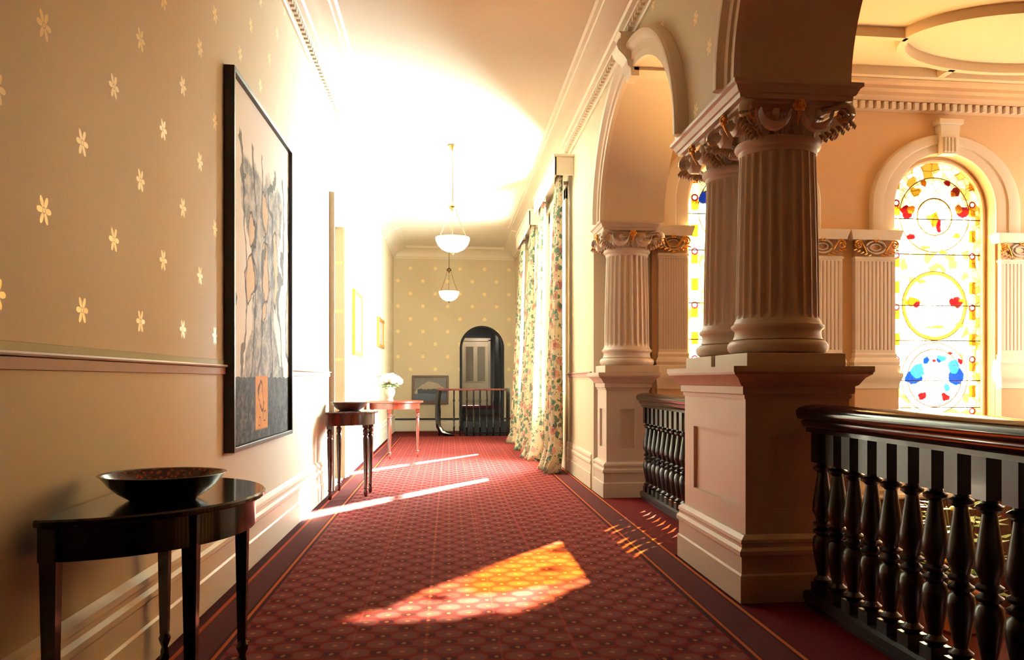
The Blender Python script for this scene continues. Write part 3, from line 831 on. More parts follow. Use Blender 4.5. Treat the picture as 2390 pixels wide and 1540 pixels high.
def make_column(label, loc):
    t = thing('column_with_capital', label, 'column', loc, group='fluted columns of the arcade')
    MB().box(-.27, .27, -.27, .27, 0, .07).build('plinth', M['stone'], t, bevel=.004, smooth=False)
    prof = [(.255, .07)]+[(.235+.038*math.cos(a_), .108+.038*math.sin(a_)) for a_ in [(-PI/2+PI*i/8) for i in range(9)]]
    prof += [(.243, .15), (.236, .165), (.232, .185), (.236, .20), (.246, .206), (.252, .215), (.25, .228), (.238, .235), (.232, .25), (.226, .262)]
    MB().lathe(prof, seg=48).build('base', M['stone'], t, angle=50)
    shaft_mesh(.262, 1.165, .226, .206).build('shaft', M['stone'], t, angle=40)
    MB().lathe([(.207, 1.155), (.214, 1.165), (.214, 1.18), (.226, 1.19), (.234, 1.205), (.230, 1.222), (.215, 1.228), (.205, 1.235)], seg=48).build('collar', M['stone'], t, angle=50)
    capital_parts(t, 1.225, 1.375, .212, .43)
    return t
CXp = 1.805
c1 = make_column('nearest fluted column with a gilded leafy capital, front of the pair on the near pedestal', (CXp, 4.56, 1.22))
dup(c1, (CXp, 5.175, 1.22), 0, 'fluted column standing directly behind the nearest one on the same pedestal')
dup(c1, (1.775, 8.47, 1.22), 0, 'pale fluted column standing alone on the far pedestal')
# impost blocks
def impost(label, x0, x1, y0, y1):
    cx_, cy_ = (x0+x1)/2, (y0+y1)/2; hx, hy = (x1-x0)/2, (y1-y0)/2
    prof = [(-.2, 0), (-.075, 0), (-.07, .012), (-.045, .018), (-.04, .04), (-.03, .045), (-.015, .075), (0, .085), (0, .104), (-.2, .105)]
    mb = MB().rings(frame_ring(-hx, hx, -hy, hy, prof), closed_path=True); mb.box(-hx+.08, hx-.08, -hy+.08, hy-.08, .001, .104)
    return tag(mb.build('impost_block', M['stone'], loc=(cx_, cy_, 2.595), angle=25), label, 'abacus', 'moulded impost blocks over the columns')
impost('long moulded slab lying across the capitals of the paired near columns', 1.45, 2.15, 4.235, 5.53)
impost('short moulded slab on top of the single far column', 1.45, 2.06, 8.18, 8.76)

# ---------------------------------------------------------------- pilasters on the stair hall wall
def make_pilaster(label, loc, w=.46):
    t = thing('pilaster', label, 'pilaster', loc, group='fluted pilasters between the stained glass windows')
    hw = w/2
    # pedestal part
    MB().box(-hw-.01, hw+.01, -.10, 0, 0, 1.20).build('pedestal', M['stair_wall'], t, smooth=False)
    mb = MB(); mb.rings(frame_ring(-hw, hw, -.10, -.02, [(-.02, 1.05), (.01, 1.06), (.012, 1.10), (.02, 1.13), (.035, 1.165), (.04, 1.19), (.04, 1.22), (-.02, 1.22)]), closed_path=True)
    mb.box(-hw, hw, -.09, 0, 1.19, 1.2195)
    mb.build('pedestal_cap', M['trim'], t, angle=25)
    mb = MB(); mb.rings(frame_ring(-hw+.01, hw-.01, -.075, 0, [(-.02, 1.22), (.035, 1.22), (.035, 1.29), (.025, 1.30), (.035, 1.33), (.025, 1.36), (.008, 1.38), (.012, 1.41), (.0, 1.43), (-.02, 1.43)]), closed_path=True)
    mb.box(-hw+.02, hw-.02, -.07, 0, 1.22, 1.42)
    mb.build('base', M['trim'], t, angle=25)
    # fluted shaft: front profile extruded upward
    pts = [(-hw+.01, 0), (-hw+.01, -.07)]; nf = 9; x0 = -hw+.04; step = (2*hw-.08)/nf
    for i in range(nf):
        a_ = x0+i*step
        pts += [(a_+.008, -.07), (a_+.012, -.067), (a_+step/2, -.065), (a_+step-.012, -.067), (a_+step-.008, -.07)]
    pts += [(hw-.01, -.07), (hw-.01, 0)]
    MB().prism(pts, 'Z', 1.46, 2.38).build('shaft', M['stone'], t, angle=15)
    MB().box(-hw+.01, hw-.01, -.07, 0, 1.42, 1.46).build('lower_fillet', M['trim'], t, smooth=False)
    mb = MB(); mb.box(-hw+.01, hw-.01, -.07, 0, 2.38, 2.43); mb.box(-hw, hw, -.085, 0, 2.40, 2.42)
    mb.build('upper_fillet', M['trim'], t, smooth=False)
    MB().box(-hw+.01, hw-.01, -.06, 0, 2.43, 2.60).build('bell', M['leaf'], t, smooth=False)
    mb = MB(); mb.rings(frame_ring(-hw, hw, -.07, 0, [(-.02, 2.60), (.03, 2.60), (.035, 2.63), (.042, 2.65), (.052, 2.69), (.052, 2.70), (-.02, 2.70)]), closed_path=True)
    mb.box(-hw, hw, -.06, 0, 2.62, 2.6995); mb.build('abacus', M['trim'], t, angle=25)
    for s_ in (-1, 1):
        mb = MB(); sp = spiral_pts(.045, .008)
        mb.tube([(s_*(hw-.13), -.07, 2.47), (s_*(hw-.10), -.085, 2.52), (s_*(hw-.06), -.095, 2.585)]+[(s_*(hw-.03+x_), -.10, 2.545+y_) for x_, y_ in sp], .010, 6)
        for q in range(5): mb.tube([(s_*(hw-.01-.04*q), -.08, 2.50-.014*q), (s_*(hw+.02-.04*q), -.10, 2.485-.014*q)], [.012, .006], 6)
        mb.build('corner_scroll', M['gilt'], t, angle=60)
    mb = MB(); n_ = 24
    mb.tube([(.105*math.cos(2*PI*i/n_), -.075, 2.525+.065*math.sin(2*PI*i/n_)) for i in range(n_)], .011, 6, closed=True)
    mb.tube([(.06*math.cos(2*PI*i/n_), -.07, 2.525+.035*math.sin(2*PI*i/n_)) for i in range(n_)], .008, 6, closed=True)
    mb.build('wreath', M['stone'], t, angle=60)
    mb = MB()
    for q in range(6): mb.lathe([(0, -.012), (.013, -.006), (.015, 0), (.01, .01), (0, .013)], c=(.02*math.cos(q*PI/3), -.09, 2.60+.02*math.sin(q*PI/3)), seg=8, capb=False, capt=False)
    mb.build('fleuron', M['gilt'], t, angle=60)
    return t
p0 = make_pilaster('fluted pilaster just right of the far single column, left of the left stained window', (2.243, YS, 0), .32)
p0 = make_pilaster('fluted pilaster half hidden behind the nearest column, right of the left stained window', (3.82, YS, 0))
dup(p0, (4.40, YS, 0), 0, 'fluted pilaster immediately left of the right-hand stained window')
dup(p0, (6.03, YS, 0), 0, 'fluted pilaster at the right edge of the picture beyond the stained window')

# ---------------------------------------------------------------- balustrades
BAL = [(.022, 0), (.031, .008), (.034, .02), (.024, .032), (.018, .04), (.026, .052), (.034, .085), (.037, .12), (.034, .16), (.024, .21), (.019, .23), (.027, .236), (.030, .246), (.022, .256), (.018, .262)]
BAL = [(.020, .13), (.032, .14), (.034, .152), (.024, .162), (.019, .17), (.022, .19), (.028, .23), (.036, .29), (.039, .33), (.034, .362), (.022, .375), (.034, .383), (.036, .395), (.024, .405), (.020, .412), (.034, .42), (.036, .432), (.024, .442), (.026, .46), (.038, .49), (.037, .53), (.031, .58), (.023, .65), (.019, .685), (.024, .692), (.034, .70), (.035, .712), (.022, .722), (.020, .735)]
def baluster_mb():
    mb = MB(); mb.box(-.042, .042, -.042, .042, .0, .13); mb.box(-.042, .042, -.042, .042, .735, .90)
    mb.lathe([(q[0]*1.32, q[1]) for q in BAL], seg=16)
    return mb
bal_proto = None
def balustrade(label, x, y0, y1, n, z_floor=0):
    global bal_proto
    t = thing('balustrade', label, 'balustrade', (x, y0, z_floor), group='dark turned balustrades of the gallery')
    L = y1-y0
    prof = [(-.045, .885), (-.045, .905), (-.06, .912), (-.07, .93), (-.07, .945), (-.088, .952), (-.098, .972), (-.098, .992), (-.085, 1.008), (-.05, 1.02), (0, 1.026), (.05, 1.02), (.085, 1.008), (.098, .992), (.098, .972), (.088, .952), (.07, .945), (.07, .93), (.06, .912), (.045, .905), (.045, .885)]
    MB().prism(prof, 'Y', 0, L).build('handrail', M['ebony'], t, angle=40)
    mb = MB().prism([(-.05, .02), (-.06, .03), (-.06, .065), (-.045, .075), (.045, .075), (.06, .065), (.06, .03), (.05, .02)], 'Y', 0, L); mb.box(-.05, .05, 0, L, 0, .03)
    mb.build('bottom_rail', M['balu'], t, angle=30)
    for i in range(n):
        y = L-(.10+i*(L-.2)/(n-1))
        if bal_proto is None:
            bal_proto = baluster_mb().build('baluster', M['balu'], t, angle=40); o = bal_proto
        else:
            o = bal_proto.copy(); COL.objects.link(o); o.parent = t
        o.location = (0, y, 0)
    return t
balustrade('black turned balustrade with heavy handrail at the lower right, in front of the near pedestal', 1.86, A1[0], 4.20, 16)
balustrade('black turned balustrade between the near and the far pedestals', 1.90, 5.52, 8.16, 16)

# far stair rail round the opening at the corridor's end
t = thing('stair_rail', 'slender dark stair railing in front of the far archway, red-brown handrail', 'railing', (-.2, 17.6, 0))
mb = MB(); mb.box(-.02, 1.42, -.03, .03, .93, .97); mb.box(-.03, .03, 0, 1.78, .93, .97); mb.build('handrail', M['mahogany_red'], t, bevel=.008, smooth=False)
mb = MB(); mb.box(-.02, 1.42, -.02, .02, .045, .07); mb.box(-.02, .02, 0, 1.78, .045, .07); mb.build('bottom_rail', M['ebony'], t, smooth=False)
thin = MB().lathe([(.016, 0), (.016, .15), (.024, .18), (.014, .22), (.020, .45), (.014, .68), (.024, .72), (.016, .76), (.016, .93)], seg=10)
pr = thin.build('baluster', M['ebony'], t); pr.location = (.42, 0, .0)
for x in (.30, .56, .70, .83, .97, 1.10, 1.24):
    o = pr.copy(); COL.objects.link(o); o.parent = t; o.location = (x, 0, 0)
for i in range(9):
    o = pr.copy(); COL.objects.link(o); o.parent = t; o.location = (0, .14+.19*i, 0)
mb = MB().tube([(0, 0, .93), (-.03, 0, .7), (-.035, 0, .4), (-.01, 0, .2), (.06, 0, .08), (.2, 0, .04), (.30, 0, .02)], [.05, .05, .05, .055, .06, .05, .02], 10)
mb.build('curved_newel', M['ebony'], t)
o = MB().box(1.36, 1.44, -.04, .04, 0, .98).build('newel_post', M['ebony'], t, bevel=.006, smooth=False)
# dark boarding closing the stair opening beneath the archway
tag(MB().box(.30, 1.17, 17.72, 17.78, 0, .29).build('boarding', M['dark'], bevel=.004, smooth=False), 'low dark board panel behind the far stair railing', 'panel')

# ---------------------------------------------------------------- tables
def demilune_outline(a, b, n=32): return [(b*math.sin(PI*i/n), -a*math.cos(PI*i/n)) for i in range(n+1)]
def turned_leg(h, square=True):
    mb = MB()
    if square:
        mb.rings([[(sx*w, sy*w, z) for sx, sy in ((-1, -1), (1, -1), (1, 1), (-1, 1))] for w, z in ((.015, .12), (.018, .3), (.023, h-.1), (.025, h))])
        mb.lathe([(.014, 0), (.018, .02), (.016, .05), (.012, .065), (.020, .085), (.024, .10), (.018, .115), (.016, .125)], seg=12)
    else:
        mb.lathe([(.010, 0), (.016, .012), (.020, .05), (.014, .075), (.024, .085), (.018, .095), (.016, .11), (.024, .40), (.028, h-.24), (.018, h-.215), (.030, h-.205), (.024, h-.19), (.030, h-.17), (.026, h-.15), (.018, h-.145), (.026, h-.135)], seg=14)
        mb.box(-.028, .028, -.028, .028, h-.137, h)
    return mb
def demilune(label, loc, a, b, h, mt, legs, mleg=None, square=True, apron=.10, name='demilune_table', mtop=None):
    t = thing(name, label, 'table', loc, group='half-round side tables along the left wall')
    out = demilune_outline(a, b)
    th = .022
    mb = MB(); rs = []
    for (o_, z) in ((-.006, h-th), (0, h-th+.006), (0, h-.006), (-.006, h)):
        rs.append([(p[0]*(1+o_/b), p[1]*(1+o_/a), z) for p in out])
    mb.rings(rs)
    mb.build('tabletop', mtop or mt, t, angle=40)
    ins = [(p[0]*.93, p[1]*.955) for p in out]; inn = [(p[0]*.88, p[1]*.93) for p in out]
    mb = MB(); rs = [[(p[0], p[1], h-th-apron), (p[0], p[1], h-th), (q[0], q[1], h-th), (q[0], q[1], h-th-apron)] for p, q in zip(ins, inn)]
    mb.rings(rs); mb.box(0, .02, -a*.955, a*.955, h-th-apron, h-th)
    mb.build('apron', mt, t, angle=40)
    lm = turned_leg(h-th-.005, square); pr = None
    for (x, y) in legs:
        if pr is None: pr = lm.build('leg', mleg or mt, t, angle=40, smooth=not square or True); o = pr
        else: o = pr.copy(); COL.objects.link(o); o.parent = t
        o.location = (x, y, 0)
    return t
demilune('black half-round console table in the left foreground under the big painting', (-1.185, 3.20, 0), .575, .515, .745, M['ebony'], [(.036, -.545), (.036, .46), (.365, -.33), (.375, .31)], apron=.105)
demilune('dark mahogany console table beside the doorway, in the full glare', (-1.165, 8.74, 0), .40, .46, .84, M['mahogany'], [(.035, -.34), (.035, .34), (.35, -.13), (.37, .15)], square=False, apron=.11)
# round table with the flowers
t = thing('round_table', 'light red-brown round table carrying the vase of white flowers', 'table', (-.80, 12.95, 0))
MB().lathe([(.38, .805), (.42, .812), (.42, .835), (.41, .84)], seg=48).build('tabletop', M['mahogany_red'], t, angle=40)
MB().lathe([(.36, .72), (.37, .72), (.37, .806), (.36, .806)], seg=48).build('apron', M['mahogany_red'], t, angle=40)
lm = turned_leg(.80, False); pr = None
for k in range(4):
    a_ = -.2+PI/2*k
    a_ = (-1.72, -.02, 1.9, 3.1)[k]
    if pr is None: pr = lm.build('leg', M['mahogany_red'], t, angle=40); o = pr
    else: o = pr.copy(); COL.objects.link(o); o.parent = t
    o.location = (.335*math.cos(a_), .335*math.sin(a_), 0)

# bowls
def bowl_mat(name, inner):
    a = N(name); v = a.vor(60, 'F1', 'Distance'); nz = a.noise(25, 3)
    c = a.mix(a.step(v, .2, .5), rgb(150, 60, 44), rgb(70, 20, 22)) if inner else a.mix(nz, rgb(14, 12, 20), rgb(34, 16, 24))
    a.bsdf(c, .22, 0, .4); return a.mat
M['bowl_in'] = bowl_mat('red_lacquer', True); M['bowl_out'] = bowl_mat('black_lacquer', False)
def make_bowl(label, loc, R, h, mo, mi):
    t = thing('bowl', label, 'bowl', loc)
    MB().lathe([(.50*R, 0), (.54*R, .004), (.56*R, .012), (.57*R, .09*h), (.70*R, .28*h), (.84*R, .58*h), (.965*R, .94*h), (1.0*R, .985*h), (.99*R, h), (.965*R, .99*h), (.94*R, .955*h)], seg=56, capt=False).build('shell', mo, t, angle=50)
    MB().lathe([(.945*R, .955*h), (.81*R, .64*h), (.62*R, .32*h), (.3*R, .16*h), (.02*R, .14*h)], seg=56, capb=False).build('lining', mi, t, angle=50)
    return t
make_bowl('wide black lacquer bowl with red patterned inside, on the foreground table', (-.965, 3.06, .745), .203, .088, M['bowl_out'], M['bowl_in'])
g = simple('brown_glaze', rgb(120, 74, 62), .3, 0, .3)
make_bowl('shallow brown bowl on the mahogany table beside the doorway', (-1.0, 8.86, .84), .19, .085, g, g)

# vase of flowers
t = thing('flower_vase', 'white vase packed with pale hydrangea-like blooms on the round table', 'vase', (-.87, 12.95, .84))
MB().lathe([(.045, 0), (.05, .01), (.035, .03), (.055, .07), (.075, .12), (.07, .16), (.05, .18), (.065, .20), (.06, .20), (.045, .178)], seg=28, capt=False).build('vase_body', simple('white_china', rgb(240, 230, 214), .25, coat=.3), t)
M['petal'] = simple('white_petal', rgb(250, 244, 226), .7, var=.04, vscale=30); M['green'] = simple('leaf_green', rgb(96, 120, 74), .6, var=.2, vscale=30)
for i in range(15):
    ph = i*2.4; rr = .15*math.sqrt((i+.5)/15); z = .36-.9*rr*rr/.15*.6
    c = Vector((rr*math.cos(ph), rr*math.sin(ph), z)); mb = MB()
    for j in range(34):
        zt = 1-2*(j+.5)/34; at = j*2.39996; d_ = Vector((math.sqrt(1-zt*zt)*math.cos(at), math.sqrt(1-zt*zt)*math.sin(at), zt))
        u_ = d_.orthogonal().normalized(); v_ = d_.cross(u_); p_ = c*0+d_*.052
        q = [p_+d_*.006]+[p_+(u_*math.cos(k*PI/4)+v_*math.sin(k*PI/4))*(.019 if k % 2 == 0 else .010)-d_*.003 for k in range(8)]
        mb.add(q, [(0, k+1, (k+1) % 8+1) for k in range(8)])
    mb.lathe([(0, -.045), (.03, -.03), (.045, 0), (.03, .03), (0, .045)], seg=10, capb=False, capt=False)
    mb.build('bloom', M['petal'], t, loc=c, smooth=False)
mb = MB()
for i in range(26):
    a_ = i*2.4; r_ = .07+.1*random.random(); z = .2+.08*random.random(); c = Vector((math.cos(a_), math.sin(a_), 0)); s_ = Vector((-c.y, c.x, 0))
    p = c*r_+Vector((0, 0, z)); mb.add([p-c*.05, p+s_*.022, p+c*.05+Vector((0, 0, -.02)), p-s_*.022, p+Vector((0, 0, .008))], [(0, 1, 4), (1, 2, 4), (2, 3, 4), (3, 0, 4)])
    mb.tube([Vector((0, 0, .16)), p-c*.05], .003, 5)
mb.build('foliage', M['green'], t, smooth=False)

# ---------------------------------------------------------------- pictures
def art_big():
    a = N('abstract_canvas'); x, y, z = a.xyz()     # local: y 0..2.0 along the wall, z 0..2.0
    wx = a.m('ADD', y, a.m('MULTIPLY', a.m('SUBTRACT', a.noise(3.2, 4), .5), .38))
    wz = a.m('ADD', z, a.m('MULTIPLY', a.m('SUBTRACT', a.noise(4.1, 4), .5), .3))
    pale = a.mix(a.noise(2.2, 4), rgb(248, 246, 234), rgb(226, 234, 238))
    body = a.mix(a.step(a.noise(9, 6, rough=.75), .38, .62), rgb(72, 84, 100), rgb(196, 196, 188))
    dx = a.m('SUBTRACT', wx, .90); half = a.m('ADD', .46, a.m('MULTIPLY', a.m('SINE', a.m('MULTIPLY', wz, 5.0)), .18))
    fig = a.m('MULTIPLY', a.m('LESS_THAN', a.m('ABSOLUTE', dx), half), a.inside(wz, .36, 1.72, .03))
    col = a.mix(a.m('MULTIPLY', fig, .85), pale, body)
    for cy_, cz_, ry, rz in ((.92, 1.10, .13, .22), (.85, .82, .10, .08), (.55, 1.30, .1, .12), (.50, 1.0, .13, .14), (1.25, 1.14, .1, .25), (.9, 1.52, .08, .14)):
        q = a.m('ADD', a.m('POWER', a.m('DIVIDE', a.m('SUBTRACT', wx, cy_), ry), 2), a.m('POWER', a.m('DIVIDE', a.m('SUBTRACT', wz, cz_), rz), 2))
        col = a.mix(a.m('MULTIPLY', a.m('LESS_THAN', q, 1), .8), col, rgb(222, 196, 156)); col = a.mix(a.inside(q, .85, 1.12, .06), col, rgb(70, 60, 58))
    # inky contour lines
    w = a.n('ShaderNodeTexWave'); w.wave_type = 'BANDS'; w.bands_direction = 'Y'; w.inputs['Scale'].default_value = 1.1; w.inputs['Distortion'].default_value = 9; w.inputs['Detail'].default_value = 4; w.inputs['Detail Scale'].default_value = 1.6
    a.put(w.inputs['Vector'], a.obj())
    ln = a.m('MULTIPLY', a.m('LESS_THAN', w.outputs['Fac'], .07), a.inside(z, .36, 1.85, .02)); col = a.mix(a.m('MULTIPLY', ln, .8), col, rgb(50, 52, 60))
    low = a.mix(a.step(a.noise(16, 5, rough=.8), .42, .64), rgb(38, 38, 46), rgb(98, 92, 92))
    col = a.mix(a.m('LESS_THAN', wz, .36) if False else a.m('LESS_THAN', a.m('ADD', z, a.m('MULTIPLY', a.m('SUBTRACT', a.noise(12, 2), .5), .03)), .42), col, low)
    org = a.m('MULTIPLY', a.inside(y, .64, 1.0, .01), a.inside(z, .09, .43, .008))
    oc = a.mix(a.noise(14, 3), rgb(196, 120, 40), rgb(232, 170, 84)); col = a.mix(org, col, oc)
    for cy_, cz_, ry, rz in ((.79, .30, .07, .10), (.88, .17, .05, .035), (.74, .14, .03, .03)):
        q = a.m('ADD', a.m('POWER', a.m('DIVIDE', a.m('SUBTRACT', wx, cy_), ry), 2), a.m('POWER', a.m('DIVIDE', a.m('SUBTRACT', z, cz_), rz), 2))
        col = a.mix(a.inside(q, .7, 1.1, .06), col, rgb(84, 44, 24))
    a.bsdf(col, .75, 0, 0, a.noise(60, 4), .15, .003, spec=.2)
    return a.mat
PY0, PY1, PZ0, PZ1 = 4.90, 6.68, .745, 2.885
t = thing('painting', 'very large abstract painting in a thin black frame on the left wall', 'painting', (XL, PY0, PZ0))
w, h = PY1-PY0, PZ1-PZ0
MB().box(.02, .032, .03, w-.03, .03, h-.03).build('canvas', art_big(), t, smooth=False)
mb = MB(); f = .028; D = .058
for (y0, y1, z0, z1) in ((0, f, 0, h), (w-f, w, 0, h), (f, w-f, 0, f), (f, w-f, h-f, h)): mb.box(.002, D, y0, y1, z0, z1)
mb.build('frame', M['black'], t, bevel=.003, smooth=False)
MB().box(.004, .02, .04, w-.04, .04, h-.04).build('backing', M['black'], t, smooth=False)
def small_pic(label, y0, y1, z0, z1, x, sgn, mf, mc, fw=.06):
    t = thing('framed_picture', label, 'picture', (x, y0, z0)); w, h = y1-y0, z1-z0
    mb = MB()
    for (a_, b_, c_, d_) in ((0, fw, 0, h), (w-fw, w, 0, h), (fw, w-fw, 0, fw), (fw, w-fw, h-fw, h)): mb.box(min(0, sgn*.04), max(0, sgn*.04), a_, b_, c_, d_)
    mb.build('frame', mf, t, bevel=.006, smooth=False)
    MB().box(min(sgn*.004, sgn*.02), max(sgn*.004, sgn*.02), fw, w-fw, fw, h-fw).build('image', mc, t, smooth=False)
small_pic('pale print in a slim gold frame on the left wall past the doorway', 11.2, 12.2, 1.47, 2.32, XL, 1, M['gilt'], simple('pale_print', rgb(226, 214, 190), .4, var=.1, vscale=4))
small_pic('small gold-framed picture farther down the left wall above the flowers', 15.0, 16.2, 1.72, 2.24, XL, 1, M['gilt'], simple('pink_print', rgb(190, 140, 130), .4, var=.3, vscale=6))
small_pic('narrow dark-framed picture at the end of the right wall near the archway', 17.7, 18.5, 1.40, 1.95, XR, -1, M['mahogany'], simple('dim_print', rgb(120, 90, 84), .4, var=.3, vscale=6))
def art_land():
    a = N('landscape_painting'); x, y, z = a.xyz()
    n1 = a.noise(6, 4)
    col = a.mix(n1, rgb(84, 82, 88), rgb(112, 102, 100))
    wz = a.m('ADD', z, a.m('MULTIPLY', a.m('SUBTRACT', a.noise(9, 4), .5), .08))
    hill = a.m('SUBTRACT', .50, a.m('MULTIPLY', a.m('POWER', a.m('SUBTRACT', x, .42), 2), 1.6))
    col = a.mix(a.m('LESS_THAN', wz, hill), col, rgb(150, 136, 118))
    col = a.mix(a.m('MULTIPLY', a.m('LESS_THAN', wz, .34), a.m('GREATER_THAN', x, .12)), col, rgb(40, 44, 58))
    col = a.mix(a.m('LESS_THAN', wz, .24), col, rgb(74, 84, 104)); col = a.mix(a.m('LESS_THAN', wz, .08), col, rgb(84, 60, 56))
    a.bsdf(col, .5, 0); return a.mat
t = thing('landscape_painting', 'dark framed landscape of pale hills over water on the far wall', 'painting', (-.82, YF, .60))
MB().box(.03, .78, -.025, -.01, .03, .616).build('canvas', art_land(), t, smooth=False)
mb = MB()
for (x0, x1, z0, z1) in ((0, .05, 0, .646), (.76, .81, 0, .646), (.05, .76, 0, .05), (.05, .76, .596, .646)): mb.box(x0, x1, -.045, -.002, z0, z1)
mb.build('frame', simple('umber_frame', rgb(86, 60, 50), .45), t, bevel=.006, smooth=False)

# ---------------------------------------------------------------- curtains
def curtain_mat():
    a = N('floral_curtain'); x, y, z = a.xyz()
    big = a.vor(6.5, 'F1', 'Distance'); med = a.vor(15, 'F1', 'Distance'); nz = a.noise(20, 4)
    col = a.mix(nz, rgb(202, 186, 154), rgb(226, 212, 182))
    col = a.mix(a.m('LESS_THAN', a.m('ADD', big, a.m('MULTIPLY', nz, .3)), .56), col, rgb(200, 150, 130))
    col = a.mix(a.m('LESS_THAN', a.m('ADD', big, a.m('MULTIPLY', nz, .3)), .38), col, rgb(166, 104, 96))
    g = a.m('MULTIPLY', a.m('LESS_THAN', med, .50), a.step(a.noise(7, 2), .46, .52))
    col = a.mix(g, col, rgb(92, 112, 92)); g2 = a.m('LESS_THAN', a.m('ADD', a.vor(24), a.m('MULTIPLY', a.noise(5, 2), .5)), .42); col = a.mix(g2, col, rgb(62, 80, 84))
    p = a.n('ShaderNodeBsdfPrincipled'); a.put(p.inputs['Base Color'], col); p.inputs['Roughness'].default_value = .85
    tl = a.n('ShaderNodeBsdfTranslucent'); a.put(tl.inputs[0], col)
    m1 = a.n('ShaderNodeMixShader'); m1.inputs[0].default_value = .35
    a.nt.links.new(p.outputs[0], m1.inputs[1]); a.nt.links.new(tl.outputs[0], m1.inputs[2]); a.nt.links.new(m1.outputs[0], a.out.inputs[0])
    return a.mat
M['curtain'] = curtain_mat()
def curtain(label, y0, y1, yb0, yb1, ztop=3.72, xt=1.36, xb=1.27, seed=0, folds=6):
    rnd = random.Random(seed); ph = [rnd.uniform(-.5, .5) for _ in range(folds*2+2)]
    t = thing('curtain', label, 'curtain', (xt, (y0+y1)/2, 0), group='long floral curtains beside the corridor windows')
    rs = []; nz_, nu = 44, folds*12
    for j in range(nz_+1):
        v = j/nz_; z = ztop*(1-v); k = v**.9
        pud = max(0, (v-.93)/.07)
        ring = []
        for i in range(nu+1):
            u = i/nu; fi = u*folds; pi_ = ph[int(fi) % len(ph)]
            amp = (.028+.055*k)*(1+.35*pi_)
            yy = (y0+(y1-y0)*u)*(1-k)+(yb0+(yb1-yb0)*u)*k
            xx = xt*(1-k)+xb*k+amp*math.sin(2*PI*fi+.5*pi_*k+v*1.2*pi_)-.02*math.sin(fi*1.3+seed)*k
            xx -= pud*.10*(.6+.5*math.sin(fi*2.1+seed)); yy += pud*.06*math.sin(fi*3+seed)
            xx = min(xx, XR-.045)
            zz = z if v < .95 else max(.006, z*(1-.3*pud)+.02*pud*math.sin(fi*4)**2)
            ring.append((xx-xt, yy-(y0+y1)/2, max(zz, .006)))
        rs.append(ring)
    mb = MB(); mb.rings(rs, closed_ring=False, caps=False)
    mb.build('drape', M['curtain'], t, solid=.004, angle=80)
    hb = MB().box(-.03, .03, -(y1-y0)/2, (y1-y0)/2, ztop-.0, ztop+.06)
    hb.build('heading', M['curtain'], t, bevel=.01, smooth=False)
    return t
curtain('nearest floral curtain, dark pink and green, pooling beside the cream wall', 10.42, 10.80, 10.28, 10.98, seed=1, xb=1.30)
curtain('second floral curtain, glowing at the far side of the first window', 12.30, 12.70, 11.98, 12.70, seed=2, xb=1.24)
curtain('third floral curtain, at the near side of the second window', 13.75, 14.15, 13.55, 14.30, seed=3, xb=1.22)
curtain('farthest floral curtain, beside the stair railing', 15.65, 16.1, 15.30, 16.1, seed=4, xb=1.20)
def pelmet(label, y0, y1):
    t = thing('pelmet', label, 'pelmet', (XR, y0, 3.74)); w = y1-y0
    mb = MB().box(-.24, -.215, 0, w, .08, .27); mb.box(-.24, -.002, 0, .025, .08, .27); mb.box(-.24, -.002, w-.025, w, .08, .27)
    mb.box(-.24, -.002, 0, w, .245, .27); mb.box(-.27, -.002, -.03, w+.03, .27, .30)
    mb.build('box', M['trim'], t, bevel=.004, smooth=False)
    MB().tube([(-.14, .04, .08), (-.14, w-.04, .08)], .018, 10).build('pole', M['brass'], t)
# pelmets sit right under the cornice
def pelmet2(label, y0, y1):
    t = thing('pelmet', label, 'pelmet', (XR, y0, 3.62), group='cream pelmet boxes over the curtains'); w = y1-y0
    mb = MB().box(-.235, -.21, 0, w, .0, .22); mb.box(-.235, -.002, 0, .025, 0, .22); mb.box(-.235, -.002, w-.025, w, 0, .22)
    mb.box(-.25, -.002, -.02, w+.02, .22, .25)
    mb.build('box', M['trim'], t, bevel=.004, smooth=False)
    MB().tube([(-.14, .03, .19), (-.14, w-.03, .19)], .014, 10).build('pole', M['brass'], t)
pelmet2('cream pelmet box above the nearer corridor window', 10.25, 12.85)
pelmet2('cream pelmet box above the farther corridor window', 13.6, 16.25)

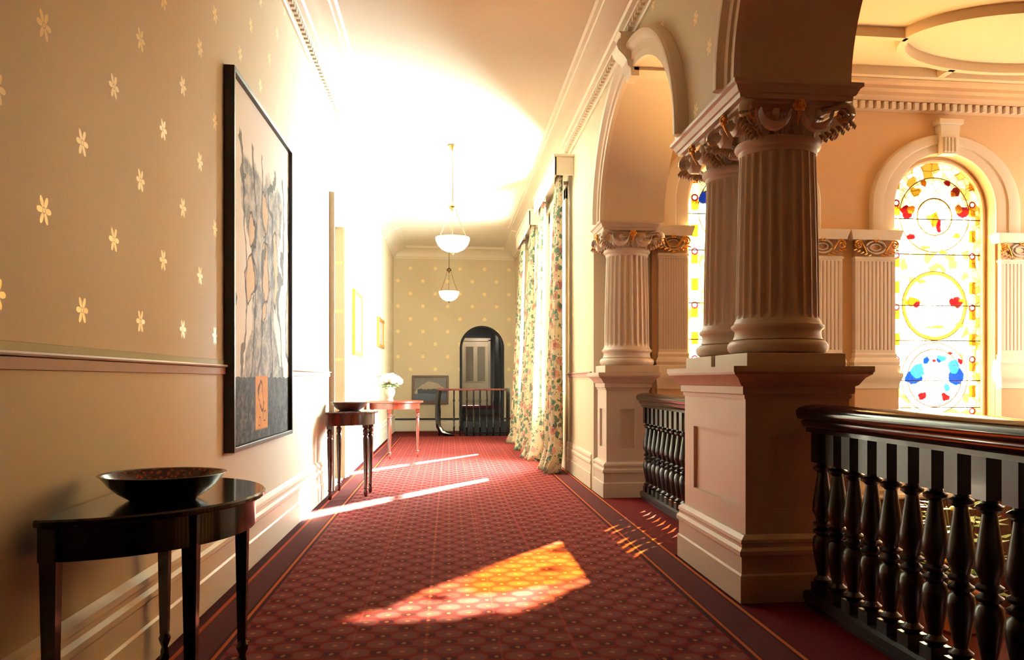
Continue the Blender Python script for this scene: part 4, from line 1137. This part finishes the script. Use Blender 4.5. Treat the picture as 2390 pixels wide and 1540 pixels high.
# ---------------------------------------------------------------- pendant lamps
def lampglass():
    a = N('alabaster_glass'); p = a.n('ShaderNodeBsdfPrincipled'); p.inputs['Base Color'].default_value = rgb(250, 238, 215); p.inputs['Roughness'].default_value = .35
    p.inputs['Emission Color'].default_value = (1, .86, .66, 1); p.inputs['Emission Strength'].default_value = .8
    a.nt.links.new(p.outputs[0], a.out.inputs[0]); return a.mat
M['lampglass'] = lampglass()
def pendant(label, loc, zh, zr, zb, R):
    t = thing('pendant_lamp', label, 'lamp', loc, group='alabaster bowl pendants')
    H0 = loc[2]
    MB().lathe([(.06, -.0), (.065, -.01), (.05, -.03), (.02, -.06), (.01, -.075)], seg=20).build('canopy', M['brass'], t)
    MB().tube([(0, 0, -.06), (0, 0, zh-H0)], .006, 8).build('rod', M['brass'], t)
    MB().lathe([(.01, .05), (.03, .035), (.055, .01), (.05, -.01), (.02, -.03), (.008, -.06)], c=(0, 0, zh-H0), seg=16).build('hub', M['brass'], t)
    pr = None
    for k in range(3):
        a_ = .5+2*PI*k/3; pts = []
        for i in range(9):
            u = i/8; r_ = .045+(R*.97-.045)*u**1.25; pts.append((r_, 0, (zh-H0)*(1-u)+(zr-H0)*u))
        if pr is None: pr = MB().tube(pts, .004, 6).build('chain', M['brass'], t); o = pr
        else: o = pr.copy(); COL.objects.link(o); o.parent = t
        o.rotation_euler = (0, 0, a_)
    h = zr-zb
    MB().lathe([(.02, zb), (.35*R, zb+.06*h), (.65*R, zb+.22*h), (.88*R, zb+.50*h), (.99*R, zb+.82*h), (R, zb+.95*h), (.985*R, zr), (.95*R, zb+.9*h), (.85*R, zb+.58*h), (.55*R, zb+.28*h), (.02, zb+.14*h)], c=(0, 0, -H0), seg=40).build('glass_bowl', M['lampglass'], t)
    gb_ = [o_ for o_ in COL.objects if o_.parent == t and o_.name.startswith('glass_bowl')][0]
    MB().lathe([(.006, -.03), (.016, -.018), (.02, 0), (.012, .01)], c=(0, 0, zb-H0), seg=12).build('finial', M['brass'], gb_)
pendant('nearer glowing alabaster bowl pendant hanging on thin chains', (.045, 10.93, ZC), 3.33, 2.95, 2.76, .215)
pendant('farther, lower-looking alabaster bowl pendant in front of the far wall', (-.0, 18.2, ZC), 3.46, 3.01, 2.80, .215)

# ---------------------------------------------------------------- plant and stair pieces glimpsed through the near balusters
t = thing('potted_plant', 'leafy potted plant on the stair landing seen between the black balusters', 'plant', (4.75, 7.5, -1.2))
MB().lathe([(.14, 0), (.17, .02), (.2, .28), (.23, .34), (.22, .36), (.19, .34), (.18, .30)], seg=24).build('pot', simple('terracotta', rgb(150, 84, 52), .6), t)
mb = MB()
for i in range(150):
    a_ = i*2.4; z = .4+.8*((i*7) % 150)/150; r_ = .12+.26*math.sqrt(random.random())*(1.2-.5*abs(z-.8)); c = Vector((math.cos(a_), math.sin(a_), 0)); s_ = Vector((-c.y, c.x, .2))
    p = c*r_+Vector((0, 0, z)); L = .07+.04*random.random(); up = Vector((0, 0, random.uniform(-.03, .05)))
    mb.add([p-c*L, p+s_*.03, p+c*L+up, p-s_*.03, p+Vector((0, 0, .012))], [(0, 1, 4), (1, 2, 4), (2, 3, 4), (3, 0, 4)])
mb.build('foliage', simple('bright_leaf', rgb(120, 150, 60), .45, var=.3, vscale=12), t, smooth=False)
mb = MB()
for i in range(22):
    a_ = random.uniform(0, 2*PI); r_ = .30*random.random()
    mb.tube([(0, 0, .3), (r_*math.cos(a_)*.5, r_*math.sin(a_)*.5, .7), (r_*math.cos(a_), r_*math.sin(a_), .7+.45*random.random())], .006, 5)
mb.build('stem', M['green'], t)
mb = MB()
for i in range(20):
    a_ = random.uniform(0, 2*PI); r_ = .32*random.random(); mb.lathe([(0, -.02), (.025, -.01), (.03, .005), (.015, .02), (0, .022)], c=(r_*math.cos(a_), r_*math.sin(a_), .6+.6*random.random()), seg=8, capb=False, capt=False)
mb.build('blossom', simple('yellow_petal', rgb(240, 206, 110), .6), t)

# name the lights plainly

for o in COL.objects:
    if o.type == 'LIGHT': o['category'] = 'light'; o['label'] = 'daylight entering the hall'
